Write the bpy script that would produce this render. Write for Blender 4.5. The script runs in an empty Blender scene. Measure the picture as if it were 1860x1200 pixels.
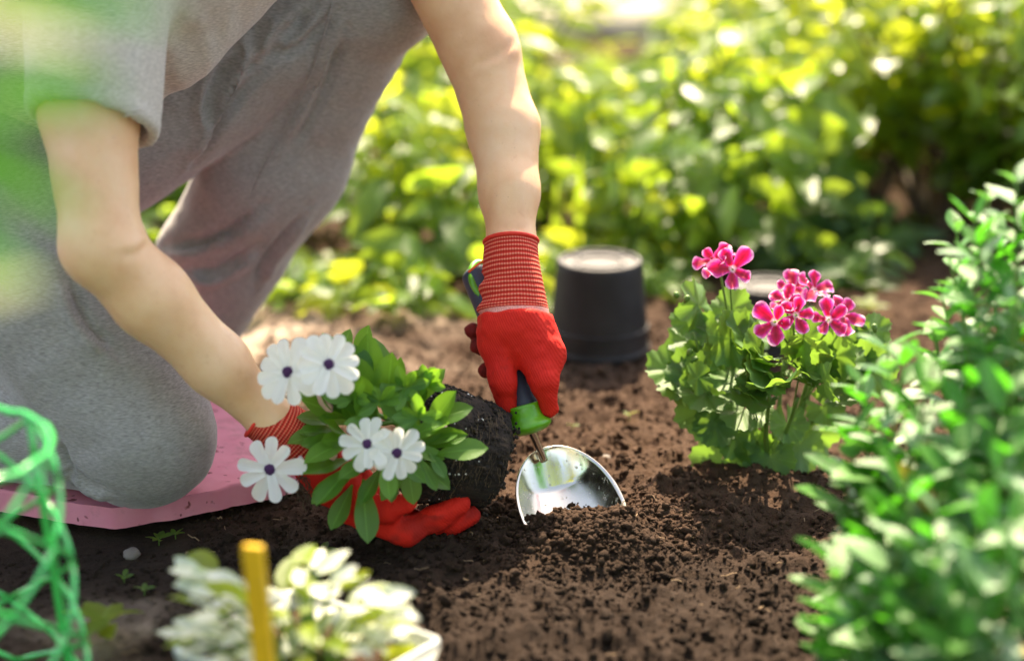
import bpy, math, random
import numpy as np
from mathutils import Vector, Matrix

random.seed(7)
RNG = np.random.default_rng(11)
sc = bpy.context.scene
COL = sc.collection
PI = math.pi

# ------------------------------------------------------------------ camera
PITCH = math.radians(18.0)
CAM = Vector((0.0, -1.92, 0.85))
FPX = 1860 * 70 / 36
cam_d = bpy.data.cameras.new('camera')
cam_d.lens = 70; cam_d.sensor_width = 36
cam_d.clip_start = 0.05; cam_d.clip_end = 500
cam_d.dof.use_dof = True
cam_d.dof.focus_distance = 2.12
cam_d.dof.aperture_fstop = 1.65
cam = bpy.data.objects.new('camera', cam_d); COL.objects.link(cam)
cam.location = CAM; cam.rotation_euler = (PI / 2 - PITCH, 0, 0)
sc.camera = cam

# ------------------------------------------------------------------ light
SUN_EL = math.radians(52)
SUN_DIR = Vector((0.10, 0.99, 0)).normalized()          # horizontal direction towards the sun
w = bpy.data.worlds.new('World'); sc.world = w; w.use_nodes = True
nt = w.node_tree
sky = nt.nodes.new('ShaderNodeTexSky'); sky.sky_type = 'NISHITA'; sky.sun_disc = False
sky.sun_elevation = SUN_EL
sky.sun_rotation = math.atan2(SUN_DIR.x, SUN_DIR.y)
sky.air_density = 1.0; sky.dust_density = 2.5; sky.ozone_density = 0.8
nt.links.new(sky.outputs[0], nt.nodes['Background'].inputs[0])
nt.nodes['Background'].inputs[1].default_value = 0.15
sd = bpy.data.lights.new('sun', 'SUN'); sd.energy = 5.0; sd.angle = math.radians(0.6); sd.color = (1.0, 0.93, 0.80)
sun = bpy.data.objects.new('sun', sd); COL.objects.link(sun)
sv = Vector((SUN_DIR.x * math.cos(SUN_EL), SUN_DIR.y * math.cos(SUN_EL), math.sin(SUN_EL)))
sun.rotation_euler = sv.to_track_quat('Z', 'Y').to_euler()
sc.view_settings.view_transform = 'Standard'; sc.view_settings.look = 'None'
sc.view_settings.gamma = 1.0; sc.view_settings.use_curve_mapping = False
sc.view_settings.exposure = 1.85
sc.view_settings.use_white_balance = True          # the photo is balanced warm
sc.view_settings.white_balance_temperature = 7900; sc.view_settings.white_balance_tint = 12
sc.render.engine = 'CYCLES'
sc.cycles.use_denoising = True
sc.cycles.max_bounces = 6
sc.cycles.sample_clamp_indirect = 6

# ------------------------------------------------------------------ pixel helpers (a pixel of the photo at a chosen depth)
def ray(u, v):
    a = (u - 930) / FPX; b = (600 - v) / FPX
    f = Vector((0, math.cos(PITCH), -math.sin(PITCH))); up = Vector((0, math.sin(PITCH), math.cos(PITCH)))
    return Vector((a, 0, 0)) + up * b + f
def P(u, v, y):
    d = ray(u, v); return CAM + d * ((y - CAM.y) / d.y)
def G(u, v, z=0.0):
    d = ray(u, v); return CAM + d * ((z - CAM.z) / d.z)

# ------------------------------------------------------------------ noise
def _hash(i, j, k, s):
    n = (i * 374761393 + j * 668265263 + k * 2147483647 + s * 974711) & 0x7fffffff
    n = ((n ^ (n >> 13)) * 1274126177) & 0x7fffffff
    return ((n ^ (n >> 16)) & 0xffff) / 65535.0
def vnoise(x, y, z, s=0):
    x = np.asarray(x, np.float64); y = np.asarray(y, np.float64); z = np.asarray(z, np.float64)
    i = np.floor(x).astype(np.int64); j = np.floor(y).astype(np.int64); k = np.floor(z).astype(np.int64)
    fx, fy, fz = x - i, y - j, z - k
    fx = fx * fx * (3 - 2 * fx); fy = fy * fy * (3 - 2 * fy); fz = fz * fz * (3 - 2 * fz)
    r = 0
    for a in (0, 1):
        for b in (0, 1):
            for c in (0, 1):
                wgt = (fx if a else 1 - fx) * (fy if b else 1 - fy) * (fz if c else 1 - fz)
                r = r + wgt * _hash(i + a, j + b, k + c, s)
    return r * 2 - 1
def fbm(x, y, z, oct=4, s=0):
    r, a = 0, 1.0
    for o in range(oct):
        r = r + a * vnoise(x, y, z, s + o); x, y, z = x * 2.03, y * 2.03, z * 2.03; a *= 0.5
    return r

# ------------------------------------------------------------------ mesh helpers
def mesh_arr(name, V, F, smooth=True, uv=None, attrs=None):
    V = np.asarray(V, np.float32).reshape(-1, 3); F = np.asarray(F, np.int32)
    me = bpy.data.meshes.new(name); n = F.shape[1]
    me.vertices.add(len(V)); me.vertices.foreach_set('co', V.ravel())
    me.loops.add(F.size); me.loops.foreach_set('vertex_index', F.ravel())
    me.polygons.add(len(F)); me.polygons.foreach_set('loop_start', np.arange(0, F.size, n, dtype=np.int32))
    try: me.polygons.foreach_set('loop_total', np.full(len(F), n, np.int32))
    except Exception: pass
    me.update(calc_edges=True)
    if smooth: me.polygons.foreach_set('use_smooth', np.ones(len(F), bool))
    if uv is not None:
        l = me.uv_layers.new(name='UVMap'); l.data.foreach_set('uv', np.asarray(uv, np.float32)[F.ravel()].ravel())
    for k, a in (attrs or {}).items():
        at = me.attributes.new(k, 'FLOAT', 'POINT'); at.data.foreach_set('value', np.asarray(a, np.float32))
    me.validate(); me.update()
    return me
def obj(name, me, mat=None, parent=None, label=None, cat=None, group=None, kind=None):
    o = bpy.data.objects.new(name, me); COL.objects.link(o)
    if mat is not None and len(me.materials) == 0: me.materials.append(mat)
    if parent is not None: o.parent = parent
    for k, v in (('label', label), ('category', cat), ('group', group), ('kind', kind)):
        if v: o[k] = v
    return o
def thing(name, label, cat, loc=(0, 0, 0), group=None):
    o = bpy.data.objects.new(name, None); COL.objects.link(o); o.location = loc
    o.empty_display_size = 0.05
    o['label'] = label; o['category'] = cat
    if group: o['group'] = group
    return o
def sub_empty(name, parent, loc):
    o = bpy.data.objects.new(name, None); COL.objects.link(o); o.parent = parent; o.location = loc; o.empty_display_size = 0.01
    return o

class MB:
    def __init__(s): s.V = []; s.F = []; s.U = []; s.n = 0
    def add(s, V, F, U=None):
        V = np.asarray(V, float).reshape(-1, 3)
        s.V.append(V); s.F.append(np.asarray(F, int) + s.n); s.n += len(V)
        s.U.append(np.asarray(U, float) if U is not None else np.zeros((len(V), 2)))
    def mesh(s, name, smooth=True, off=(0, 0, 0)):
        return mesh_arr(name, np.concatenate(s.V) - np.array(off), np.concatenate(s.F), smooth, np.concatenate(s.U))

def catmull(pts, n):
    pts = [np.array(p, float) for p in pts]
    q = [2 * pts[0] - pts[1]] + pts + [2 * pts[-1] - pts[-2]]
    out = []
    for i in range(1, len(q) - 2):
        for k in range(n):
            t = k / n
            out.append(.5 * ((2 * q[i]) + (q[i + 1] - q[i - 1]) * t + (2 * q[i - 1] - 5 * q[i] + 4 * q[i + 1] - q[i + 2]) * t * t + (-q[i - 1] + 3 * q[i] - 3 * q[i + 1] + q[i + 2]) * t ** 3))
    out.append(pts[-1]); return np.array(out)
def tube_geo(pts, rad, sides=8, closed=False, cap=True, flat=1.0, ref=(0.13, 0.27, 0.95)):
    pts = np.asarray(pts, float); n = len(pts)
    rad = np.full(n, rad) if np.isscalar(rad) else np.asarray(rad, float)
    if closed: T = np.roll(pts, -1, 0) - np.roll(pts, 1, 0)
    else: T = np.gradient(pts, axis=0)
    T /= np.linalg.norm(T, axis=1)[:, None] + 1e-12
    N = np.array(ref, float); V = []; U = []
    for i in range(n):
        N = N - T[i] * N.dot(T[i]); N /= np.linalg.norm(N) + 1e-12
        B = np.cross(T[i], N)
        for k in range(sides):
            a = 2 * PI * k / sides
            V.append(pts[i] + rad[i] * (N * math.cos(a) + B * math.sin(a) * flat)); U.append((k / sides, i / max(n - 1, 1)))
    F = []
    m = n if closed else n - 1
    for i in range(m):
        for k in range(sides):
            a = i * sides + k; b = i * sides + (k + 1) % sides; j = (i + 1) % n
            F.append((a, b, j * sides + (k + 1) % sides, j * sides + k))
    if cap and not closed:
        for i, rev in ((0, True), (n - 1, False)):
            c = len(V); V.append(pts[i]); U.append((0.5, i / max(n - 1, 1)))
            for k in range(0, sides):
                a, b = i * sides + k, i * sides + (k + 1) % sides
                F.append((b, a, c, c) if rev else (a, b, c, c))
    return np.array(V), [tuple(f) for f in F], np.array(U)
def fix_tri(F): return F
def tube(name, pts, rad, mat, parent=None, sides=8, off=(0, 0, 0), **kw):
    V, F, U = tube_geo(pts, rad, sides, **kw)
    V = V - np.array(off)
    me = bpy.data.meshes.new(name)
    me.from_pydata([tuple(v) for v in V], [], [tuple(dict.fromkeys(f)) for f in F])
    me.polygons.foreach_set('use_smooth', [True] * len(me.polygons))
    l = me.uv_layers.new(name='UVMap')
    idx = np.zeros(len(me.loops), np.int32); me.loops.foreach_get('vertex_index', idx)
    l.data.foreach_set('uv', U[idx].astype(np.float32).ravel())
    me.update()
    return obj(name, me, mat, parent)
def lathe(name, prof, mat, parent=None, sides=48, loc=None, rot=None, noise=0.0):
    V = []; F = []; m = len(prof)
    for r, z in prof:
        for k in range(sides):
            a = 2 * PI * k / sides; V.append((r * math.cos(a), r * math.sin(a), z))
    for i in range(m - 1):
        for k in range(sides):
            k2 = (k + 1) % sides
            F.append((i * sides + k, i * sides + k2, (i + 1) * sides + k2, (i + 1) * sides + k))
    V = np.array(V)
    if noise:
        V = V + noise * np.stack([fbm(V[:, 0] * 40, V[:, 1] * 40, V[:, 2] * 40, 3, s) for s in (1, 5, 9)], 1)
    o = obj(name, mesh_arr(name, V, F), mat, parent)
    if loc is not None: o.location = loc
    if rot is not None: o.rotation_euler = rot
    return o
def sharpen(o, ang=40):
    me = o.data
    try: me.set_sharp_from_angle(angle=math.radians(ang))
    except Exception: pass
    return o

# ------------------------------------------------------------------ signed-distance modelling (one continuous skin)
def cap(X, Y, Z, a, b, ra, rb):
    a = np.array(a, np.float32); b = np.array(b, np.float32); ba = b - a; L = float(ba.dot(ba)) + 1e-12
    px, py, pz = X - a[0], Y - a[1], Z - a[2]
    t = np.clip((px * ba[0] + py * ba[1] + pz * ba[2]) / L, 0, 1)
    return np.sqrt((px - t * ba[0]) ** 2 + (py - t * ba[1]) ** 2 + (pz - t * ba[2]) ** 2) - (ra + t * (rb - ra))
def smin(a, b, k):
    h = np.maximum(k - np.abs(a - b), 0) / k
    return np.minimum(a, b) - h * h * k * 0.25
def smax(a, b, k): return -smin(-a, -b, k)
def union(X, Y, Z, prims, k):
    d = None
    for p in prims:
        kk = p[4] if len(p) > 4 else k
        c = cap(X, Y, Z, p[0], p[1], p[2], p[3]); d = c if d is None else smin(d, c, kk)
    return d
def surface(fn, lo, hi, h):
    ax = [np.arange(lo[i], hi[i] + h, h, dtype=np.float32) for i in range(3)]
    D = np.empty((len(ax[0]), len(ax[1]), len(ax[2])), np.float32)
    step = max(1, int(1.2e6 / (len(ax[1]) * len(ax[2]))))
    for i in range(0, len(ax[0]), step):
        D[i:i + step] = fn(ax[0][i:i + step, None, None], ax[1][None, :, None], ax[2][None, None, :])
    S = D < 0
    c = S[:-1, :-1, :-1].astype(np.int8)
    for dx, dy, dz in ((1, 0, 0), (0, 1, 0), (0, 0, 1), (1, 1, 0), (1, 0, 1), (0, 1, 1), (1, 1, 1)):
        c = c + S[dx:S.shape[0] - 1 + dx, dy:S.shape[1] - 1 + dy, dz:S.shape[2] - 1 + dz]
    act = (c > 0) & (c < 8)
    I = np.argwhere(act); idx = -np.ones(act.shape, np.int64); idx[act] = np.arange(len(I))
    acc = np.zeros((len(I), 3)); cnt = np.zeros(len(I))
    cor = [(0, 0, 0), (1, 0, 0), (0, 1, 0), (1, 1, 0), (0, 0, 1), (1, 0, 1), (0, 1, 1), (1, 1, 1)]
    for a in range(8):
        for b in range(a + 1, 8):
            ca, cb = np.array(cor[a]), np.array(cor[b])
            if abs(ca - cb).sum() != 1: continue
            ia, ib = I + ca, I + cb
            da = D[ia[:, 0], ia[:, 1], ia[:, 2]]; db = D[ib[:, 0], ib[:, 1], ib[:, 2]]
            m = (da < 0) != (db < 0)
            t = np.where(m, da / np.where(m, da - db, 1), 0)
            acc += np.where(m[:, None], ia + t[:, None] * (cb - ca), 0); cnt += m
    V = acc / cnt[:, None] * h + np.array(lo)
    F = []
    for axn in range(3):
        s0 = [slice(None)] * 3; s1 = [slice(None)] * 3
        s0[axn] = slice(0, -1); s1[axn] = slice(1, None)
        A, B = S[tuple(s0)], S[tuple(s1)]
        o1, o2 = [(1, 2), (2, 0), (0, 1)][axn]
        for flip, m in ((False, A & ~B), (True, ~A & B)):
            E = np.argwhere(m)
            E = E[(E[:, o1] > 0) & (E[:, o2] > 0) & (E[:, o1] < act.shape[o1]) & (E[:, o2] < act.shape[o2])]
            q = []
            for d1, d2 in ((-1, -1), (0, -1), (0, 0), (-1, 0)):
                e = E.copy(); e[:, o1] += d1; e[:, o2] += d2
                q.append(idx[e[:, 0], e[:, 1], e[:, 2]])
            q = np.stack(q, 1); q = q[(q >= 0).all(1)]
            F.append(q[:, ::-1] if flip else q)
    return V, np.concatenate(F)
def vnormals(V, F):
    n = np.cross(V[F[:, 2]] - V[F[:, 0]], V[F[:, 3]] - V[F[:, 1]]); N = np.zeros_like(V)
    for k in range(4): np.add.at(N, F[:, k], n)
    return N / (np.linalg.norm(N, axis=1)[:, None] + 1e-12)
def trace(fn, u, v, t0=1.5, t1=3.6):
    d = ray(u, v).normalized(); t = t0
    for _ in range(120):
        p = CAM + d * t
        s = float(np.asarray(fn(np.float32(p.x), np.float32(p.y), np.float32(p.z))))
        if s < 0.0008: return p
        t += max(s * 0.8, 0.001)
        if t > t1: break
    return None

# ------------------------------------------------------------------ materials
def new_mat(name):
    m = bpy.data.materials.new(name); m.use_nodes = True
    return m, m.node_tree, m.node_tree.nodes['Principled BSDF']
def node(t, typ, **kw):
    n = t.nodes.new(typ)
    for k, v in kw.items(): setattr(n, k, v)
    return n
def ramp(t, stops):
    n = t.nodes.new('ShaderNodeValToRGB'); e = n.color_ramp.elements
    while len(e) < len(stops): e.new(0.5)
    for el, (p, c) in zip(e, stops): el.position = p; el.color = (*c, 1)
    return n
def coords(t, scale=(1, 1, 1), src='Object', rot=(0, 0, 0)):
    tc = t.nodes.new('ShaderNodeTexCoord'); mp = t.nodes.new('ShaderNodeMapping')
    mp.inputs['Scale'].default_value = scale; mp.inputs['Rotation'].default_value = rot
    t.links.new(tc.outputs[src], mp.inputs[0]); return mp.outputs[0]
def noise(t, vec, scale, detail=4, rough=0.55):
    n = t.nodes.new('ShaderNodeTexNoise'); n.inputs['Scale'].default_value = scale
    n.inputs['Detail'].default_value = detail; n.inputs['Roughness'].default_value = rough
    if vec is not None: t.links.new(vec, n.inputs['Vector'])
    return n
def bump(t, b, h, strength, dist):
    n = t.nodes.new('ShaderNodeBump'); n.inputs['Strength'].default_value = strength; n.inputs['Distance'].default_value = dist
    t.links.new(h, n.inputs['Height']); t.links.new(n.outputs[0], b.inputs['Normal']); return n
def mix(t, fac, a, b, typ='MIX'):
    n = t.nodes.new('ShaderNodeMix'); n.data_type = 'RGBA'; n.blend_type = typ
    for s, v in ((n.inputs[0], fac), (n.inputs[6], a), (n.inputs[7], b)):
        if hasattr(v, 'is_output'): t.links.new(v, s)
        elif isinstance(v, (tuple, list)): s.default_value = (*v, 1)
        else: s.default_value = v
    return n.outputs[2]
def math_n(t, op, a, b=None):
    n = t.nodes.new('ShaderNodeMath'); n.operation = op
    for i, v in enumerate((a, b)):
        if v is None: continue
        if hasattr(v, 'is_output'): t.links.new(v, n.inputs[i])
        else: n.inputs[i].default_value = v
    return n.outputs[0]

def simple(name, c, rough=0.5, metal=0.0, var=0.12, scale=60, bstr=0.15, bdist=0.001, coat=0.0, sss=0.0):
    m, t, b = new_mat(name); v = coords(t)
    n = noise(t, v, scale)
    r = ramp(t, [(0.3, tuple(x * (1 - var) for x in c)), (0.7, tuple(min(1, x * (1 + var)) for x in c))])
    t.links.new(n.outputs[0], r.inputs[0]); t.links.new(r.outputs[0], b.inputs['Base Color'])
    b.inputs['Roughness'].default_value = rough; b.inputs['Metallic'].default_value = metal
    b.inputs['Coat Weight'].default_value = coat
    if sss: b.inputs['Subsurface Weight'].default_value = sss; b.inputs['Subsurface Radius'].default_value = (0.01, 0.004, 0.002)
    if bstr: bump(t, b, n.outputs[0], bstr, bdist)
    return m

def soil_mat():
    m, t, b = new_mat('soil'); v = coords(t)
    n1 = noise(t, v, 9, 5); n2 = noise(t, v, 130, 6, 0.7); n3 = noise(t, v, 420, 3, 0.6)
    r1 = ramp(t, [(0.30, (0.026, 0.014, 0.009)), (0.55, (0.072, 0.039, 0.024)), (0.82, (0.150, 0.090, 0.056))])
    t.links.new(n2.outputs[0], r1.inputs[0])
    c = mix(t, 0.55, r1.outputs[0], mix(t, n1.outputs[0], (0.034, 0.019, 0.012), (0.098, 0.056, 0.034)))
    at = node(t, 'ShaderNodeAttribute', attribute_name='dry')
    c = mix(t, at.outputs['Fac'], c, mix(t, n2.outputs[0], (0.30, 0.22, 0.16), (0.52, 0.42, 0.33)))
    dk = node(t, 'ShaderNodeAttribute', attribute_name='painted_shade')
    c = mix(t, dk.outputs['Fac'], c, mix(t, n2.outputs[0], (0.008, 0.0055, 0.004), (0.036, 0.023, 0.016)))  # shadow tone painted into the soil colour
    t.links.new(c, b.inputs['Base Color']); b.inputs['Roughness'].default_value = 0.95
    b.inputs['Specular IOR Level'].default_value = 0.15
    h = math_n(t, 'ADD', n2.outputs[0], math_n(t, 'MULTIPLY', n3.outputs[0], 0.45))
    bump(t, b, h, 0.9, 0.006)
    return m
def leaf_mat(name, dark, light, trans, tmix=0.42, rough=0.42, vein=0.25, edge=None, spec=0.5):
    m, t, b = new_mat(name)
    oi = node(t, 'ShaderNodeObjectInfo'); at = node(t, 'ShaderNodeAttribute', attribute_name='rnd')
    f = math_n(t, 'FRACT', math_n(t, 'ADD', oi.outputs['Random'], at.outputs['Fac']))
    uvn = node(t, 'ShaderNodeTexCoord'); sep = node(t, 'ShaderNodeSeparateXYZ'); t.links.new(uvn.outputs['UV'], sep.inputs[0])
    mid = math_n(t, 'ABSOLUTE', math_n(t, 'SUBTRACT', sep.outputs[0], 0.5))
    side = math_n(t, 'SINE', math_n(t, 'MULTIPLY', math_n(t, 'SUBTRACT', sep.outputs[1], math_n(t, 'MULTIPLY', mid, 0.7)), 46.0))
    side = math_n(t, 'POWER', math_n(t, 'ABSOLUTE', side), 6.0)
    rib = math_n(t, 'LESS_THAN', mid, 0.03)
    veins = math_n(t, 'MAXIMUM', rib, math_n(t, 'MULTIPLY', side, 0.0))
    n = noise(t, coords(t), 70, 3)
    c = mix(t, f, dark, light); c = mix(t, math_n(t, 'MULTIPLY', n.outputs[0], 0.5), c, tuple(x * 0.55 for x in dark))
    c = mix(t, math_n(t, 'MULTIPLY', veins, vein), c, tuple(min(1, x * 2.2 + 0.03) for x in light))
    if edge:
        e = node(t, 'ShaderNodeMapRange'); t.links.new(mid, e.inputs[0]); e.inputs[1].default_value = 0.34; e.inputs[2].default_value = 0.46
        c = mix(t, e.outputs[0], c, edge)
    t.links.new(c, b.inputs['Base Color']); b.inputs['Roughness'].default_value = rough
    b.inputs['Specular IOR Level'].default_value = spec
    hb = math_n(t, 'ADD', math_n(t, 'MULTIPLY', veins, -0.6), math_n(t, 'MULTIPLY', math_n(t, 'ADD', n.outputs[0], math_n(t, 'MULTIPLY', side, 0.12)), 0.8))
    bump(t, b, hb, 0.35, 0.0015)
    tr = node(t, 'ShaderNodeBsdfTranslucent')
    t.links.new(mix(t, f, trans, tuple(x * 0.75 for x in trans)), tr.inputs[0])
    ms = node(t, 'ShaderNodeMixShader'); ms.inputs[0].default_value = tmix
    t.links.new(b.outputs[0], ms.inputs[1]); t.links.new(tr.outputs[0], ms.inputs[2])
    t.links.new(ms.outputs[0], t.nodes['Material Output'].inputs[0])
    return m
def cloth_mat(name, c1, c2, rot=(0, 0, 0)):
    m, t, b = new_mat(name)
    n1 = noise(t, coords(t, (170, 170, 1900), rot=(0.15, 0.45, 0.2)), 1.0, 2, 0.6); n2 = noise(t, coords(t), 14, 3)
    r = ramp(t, [(0.34, c1), (0.66, c2)]); t.links.new(n1.outputs[0], r.inputs[0])
    c = mix(t, math_n(t, 'MULTIPLY', n2.outputs[0], 0.22), r.outputs[0], c1)
    t.links.new(c, b.inputs['Base Color']); b.inputs['Roughness'].default_value = 0.9
    b.inputs['Sheen Weight'].default_value = 0.35; b.inputs['Sheen Roughness'].default_value = 0.5
    b.inputs['Specular IOR Level'].default_value = 0.2
    bump(t, b, n1.outputs[0], 0.25, 0.001)
    return m
def skin_mat():
    m, t, b = new_mat('skin'); v = coords(t)
    n = noise(t, v, 16, 5, 0.6); n2 = noise(t, v, 650, 3); n3 = noise(t, v, 90, 4, 0.7)
    r = ramp(t, [(0.28, (0.74, 0.385, 0.205)), (0.5, (0.84, 0.495, 0.280)), (0.75, (0.89, 0.58, 0.365))]); t.links.new(n.outputs[0], r.inputs[0])
    sp = ramp(t, [(0.60, (0, 0, 0)), (0.72, (1, 1, 1))]); t.links.new(n3.outputs[0], sp.inputs[0])
    c = mix(t, math_n(t, 'MULTIPLY', sp.outputs[0], 0.28), r.outputs[0], (0.62, 0.27, 0.16))
    vo = node(t, 'ShaderNodeTexVoronoi'); vo.inputs['Scale'].default_value = 95; t.links.new(v, vo.inputs['Vector'])
    fr = ramp(t, [(0.045, (1, 1, 1)), (0.075, (0, 0, 0))]); t.links.new(vo.outputs['Distance'], fr.inputs[0])
    c = mix(t, math_n(t, 'MULTIPLY', fr.outputs[0], 0.35), c, (0.36, 0.17, 0.09))
    t.links.new(c, b.inputs['Base Color'])
    rr = ramp(t, [(0.3, (0.40,) * 3), (0.7, (0.58,) * 3)]); t.links.new(n3.outputs[0], rr.inputs[0]); t.links.new(rr.outputs[0], b.inputs['Roughness'])
    b.inputs['Subsurface Weight'].default_value = 0.2; b.inputs['Subsurface Radius'].default_value = (0.012, 0.004, 0.002)
    b.inputs['Subsurface Scale'].default_value = 0.5
    bump(t, b, math_n(t, 'ADD', n2.outputs[0], math_n(t, 'MULTIPLY', n3.outputs[0], 0.8)), 0.25, 0.0008); return m
def knit_mat():
    m, t, b = new_mat('red_rib_knit')
    uvn = node(t, 'ShaderNodeTexCoord'); sep = node(t, 'ShaderNodeSeparateXYZ'); t.links.new(uvn.outputs['UV'], sep.inputs[0])
    wob = noise(t, coords(t, (5, 5, 5), 'UV'), 1.0, 3); rows = math_n(t, 'SINE', math_n(t, 'ADD', math_n(t, 'MULTIPLY', sep.outputs[1], 2 * PI * 21), math_n(t, 'MULTIPLY', wob.outputs[0], 4.0))); cols = math_n(t, 'SINE', math_n(t, 'MULTIPLY', sep.outputs[0], 2 * PI * 64))
    h = math_n(t, 'ADD', math_n(t, 'MULTIPLY', rows, 0.7), math_n(t, 'MULTIPLY', cols, 0.3))
    r = ramp(t, [(0.0, (0.40, 0.012, 0.010)), (0.55, (0.66, 0.045, 0.025)), (1.0, (0.82, 0.27, 0.18))])
    t.links.new(math_n(t, 'ADD', math_n(t, 'MULTIPLY', h, 0.5), 0.5), r.inputs[0])
    t.links.new(r.outputs[0], b.inputs['Base Color']); b.inputs['Roughness'].default_value = 0.85
    b.inputs['Specular IOR Level'].default_value = 0.2
    bump(t, b, h, 0.6, 0.0012); return m
def glove_mat():
    m, t, b = new_mat('red_glove_knit'); v = coords(t)
    n0 = noise(t, coords(t, (1100, 1100, 420)), 1.0, 2); n2 = noise(t, v, 30, 3); wv = node(t, 'ShaderNodeTexWave'); wv.inputs['Scale'].default_value = 130; wv.inputs['Distortion'].default_value = 1.5; t.links.new(coords(t, rot=(0.2, 0.5, 0.3)), wv.inputs['Vector'])
    class n: outputs = [math_n(t, 'ADD', n0.outputs[0], math_n(t, 'MULTIPLY', wv.outputs['Fac'], 0.7))]
    c = mix(t, n2.outputs[0], (0.60, 0.010, 0.008), (0.80, 0.028, 0.012))
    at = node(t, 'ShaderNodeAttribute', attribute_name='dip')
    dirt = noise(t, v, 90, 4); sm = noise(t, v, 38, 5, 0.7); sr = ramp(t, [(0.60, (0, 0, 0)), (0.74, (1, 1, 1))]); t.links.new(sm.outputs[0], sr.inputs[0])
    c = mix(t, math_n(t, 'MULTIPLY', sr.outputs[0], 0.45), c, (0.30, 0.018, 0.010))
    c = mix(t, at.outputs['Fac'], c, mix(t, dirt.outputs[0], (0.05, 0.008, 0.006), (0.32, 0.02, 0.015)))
    t.links.new(c, b.inputs['Base Color']); b.inputs['Roughness'].default_value = 0.75
    b.inputs['Specular IOR Level'].default_value = 0.25
    bump(t, b, n.outputs[0], 0.45, 0.0009); return m
def foam_mat():
    m, t, b = new_mat('pink_foam'); v = coords(t)
    n = noise(t, v, 30, 4)
    vo = node(t, 'ShaderNodeTexNoise'); vo.inputs['Scale'].default_value = 55; vo.inputs['Detail'].default_value = 2; t.links.new(coords(t, (1, 1.8, 1)), vo.inputs['Vector'])
    pit = ramp(t, [(0.66, (0, 0, 0)), (0.70, (1, 1, 1))]); t.links.new(vo.outputs[0], pit.inputs[0])
    c = mix(t, n.outputs[0], (0.64, 0.17, 0.24), (0.74, 0.29, 0.36)); c = mix(t, pit.outputs[0], c, (0.22, 0.05, 0.06)); sm = noise(t, v, 14, 5, 0.7); sr = ramp(t, [(0.56, (0, 0, 0)), (0.72, (1, 1, 1))]); t.links.new(sm.outputs[0], sr.inputs[0]); c = mix(t, math_n(t, 'MULTIPLY', sr.outputs[0], 0.5), c, (0.20, 0.10, 0.085))
    t.links.new(c, b.inputs['Base Color']); b.inputs['Roughness'].default_value = 0.8
    bump(t, b, math_n(t, 'ADD', math_n(t, 'MULTIPLY', pit.outputs[0], -1.0), math_n(t, 'MULTIPLY', n.outputs[0], 0.3)), 0.5, 0.002); return m
def petal_pink():
    m, t, b = new_mat('geranium_petal')
    uvn = node(t, 'ShaderNodeTexCoord'); sep = node(t, 'ShaderNodeSeparateXYZ'); t.links.new(uvn.outputs['UV'], sep.inputs[0])
    mid = math_n(t, 'ABSOLUTE', math_n(t, 'SUBTRACT', sep.outputs[0], 0.5))
    n = noise(t, coords(t, (14, 3, 1), 'UV'), 1.5, 3)
    e = math_n(t, 'ADD', math_n(t, 'MULTIPLY', mid, 1.05), math_n(t, 'MULTIPLY', math_n(t, 'POWER', sep.outputs[1], 5.0), 0.40))
    e = math_n(t, 'ADD', e, math_n(t, 'MULTIPLY', math_n(t, 'SUBTRACT', n.outputs[0], 0.5), 0.35))
    r = ramp(t, [(0.0, (0.36, 0.001, 0.02)), (0.26, (0.62, 0.004, 0.07)), (0.44, (0.80, 0.03, 0.34)), (0.66, (0.93, 0.42, 0.68))])
    t.links.new(e, r.inputs[0])
    base = ramp(t, [(0.04, (1, 1, 1)), (0.16, (0, 0, 0))]); t.links.new(sep.outputs[1], base.inputs[0])
    c = mix(t, base.outputs[0], r.outputs[0], (0.9, 0.6, 0.7))
    t.links.new(c, b.inputs['Base Color']); b.inputs['Roughness'].default_value = 0.5
    tr = node(t, 'ShaderNodeBsdfTranslucent'); t.links.new(c, tr.inputs[0])
    ms = node(t, 'ShaderNodeMixShader'); ms.inputs[0].default_value = 0.4
    t.links.new(b.outputs[0], ms.inputs[1]); t.links.new(tr.outputs[0], ms.inputs[2]); t.links.new(ms.outputs[0], t.nodes['Material Output'].inputs[0])
    return m
def petal_white():
    m, t, b = new_mat('white_petal')
    uvn = node(t, 'ShaderNodeTexCoord'); sep = node(t, 'ShaderNodeSeparateXYZ'); t.links.new(uvn.outputs['UV'], sep.inputs[0])
    r = ramp(t, [(0.0, (0.60, 0.45, 0.62)), (0.16, (0.93, 0.92, 0.88))]); t.links.new(sep.outputs[1], r.inputs[0])
    str_ = math_n(t, 'SINE', math_n(t, 'MULTIPLY', sep.outputs[0], 30.0))
    t.links.new(r.outputs[0], b.inputs['Base Color']); b.inputs['Roughness'].default_value = 0.55
    bump(t, b, str_, 0.15, 0.0006)
    tr = node(t, 'ShaderNodeBsdfTranslucent'); tr.inputs[0].default_value = (0.95, 0.94, 0.88, 1)
    ms = node(t, 'ShaderNodeMixShader'); ms.inputs[0].default_value = 0.45
    t.links.new(b.outputs[0], ms.inputs[1]); t.links.new(tr.outputs[0], ms.inputs[2]); t.links.new(ms.outputs[0], t.nodes['Material Output'].inputs[0])
    return m
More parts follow.
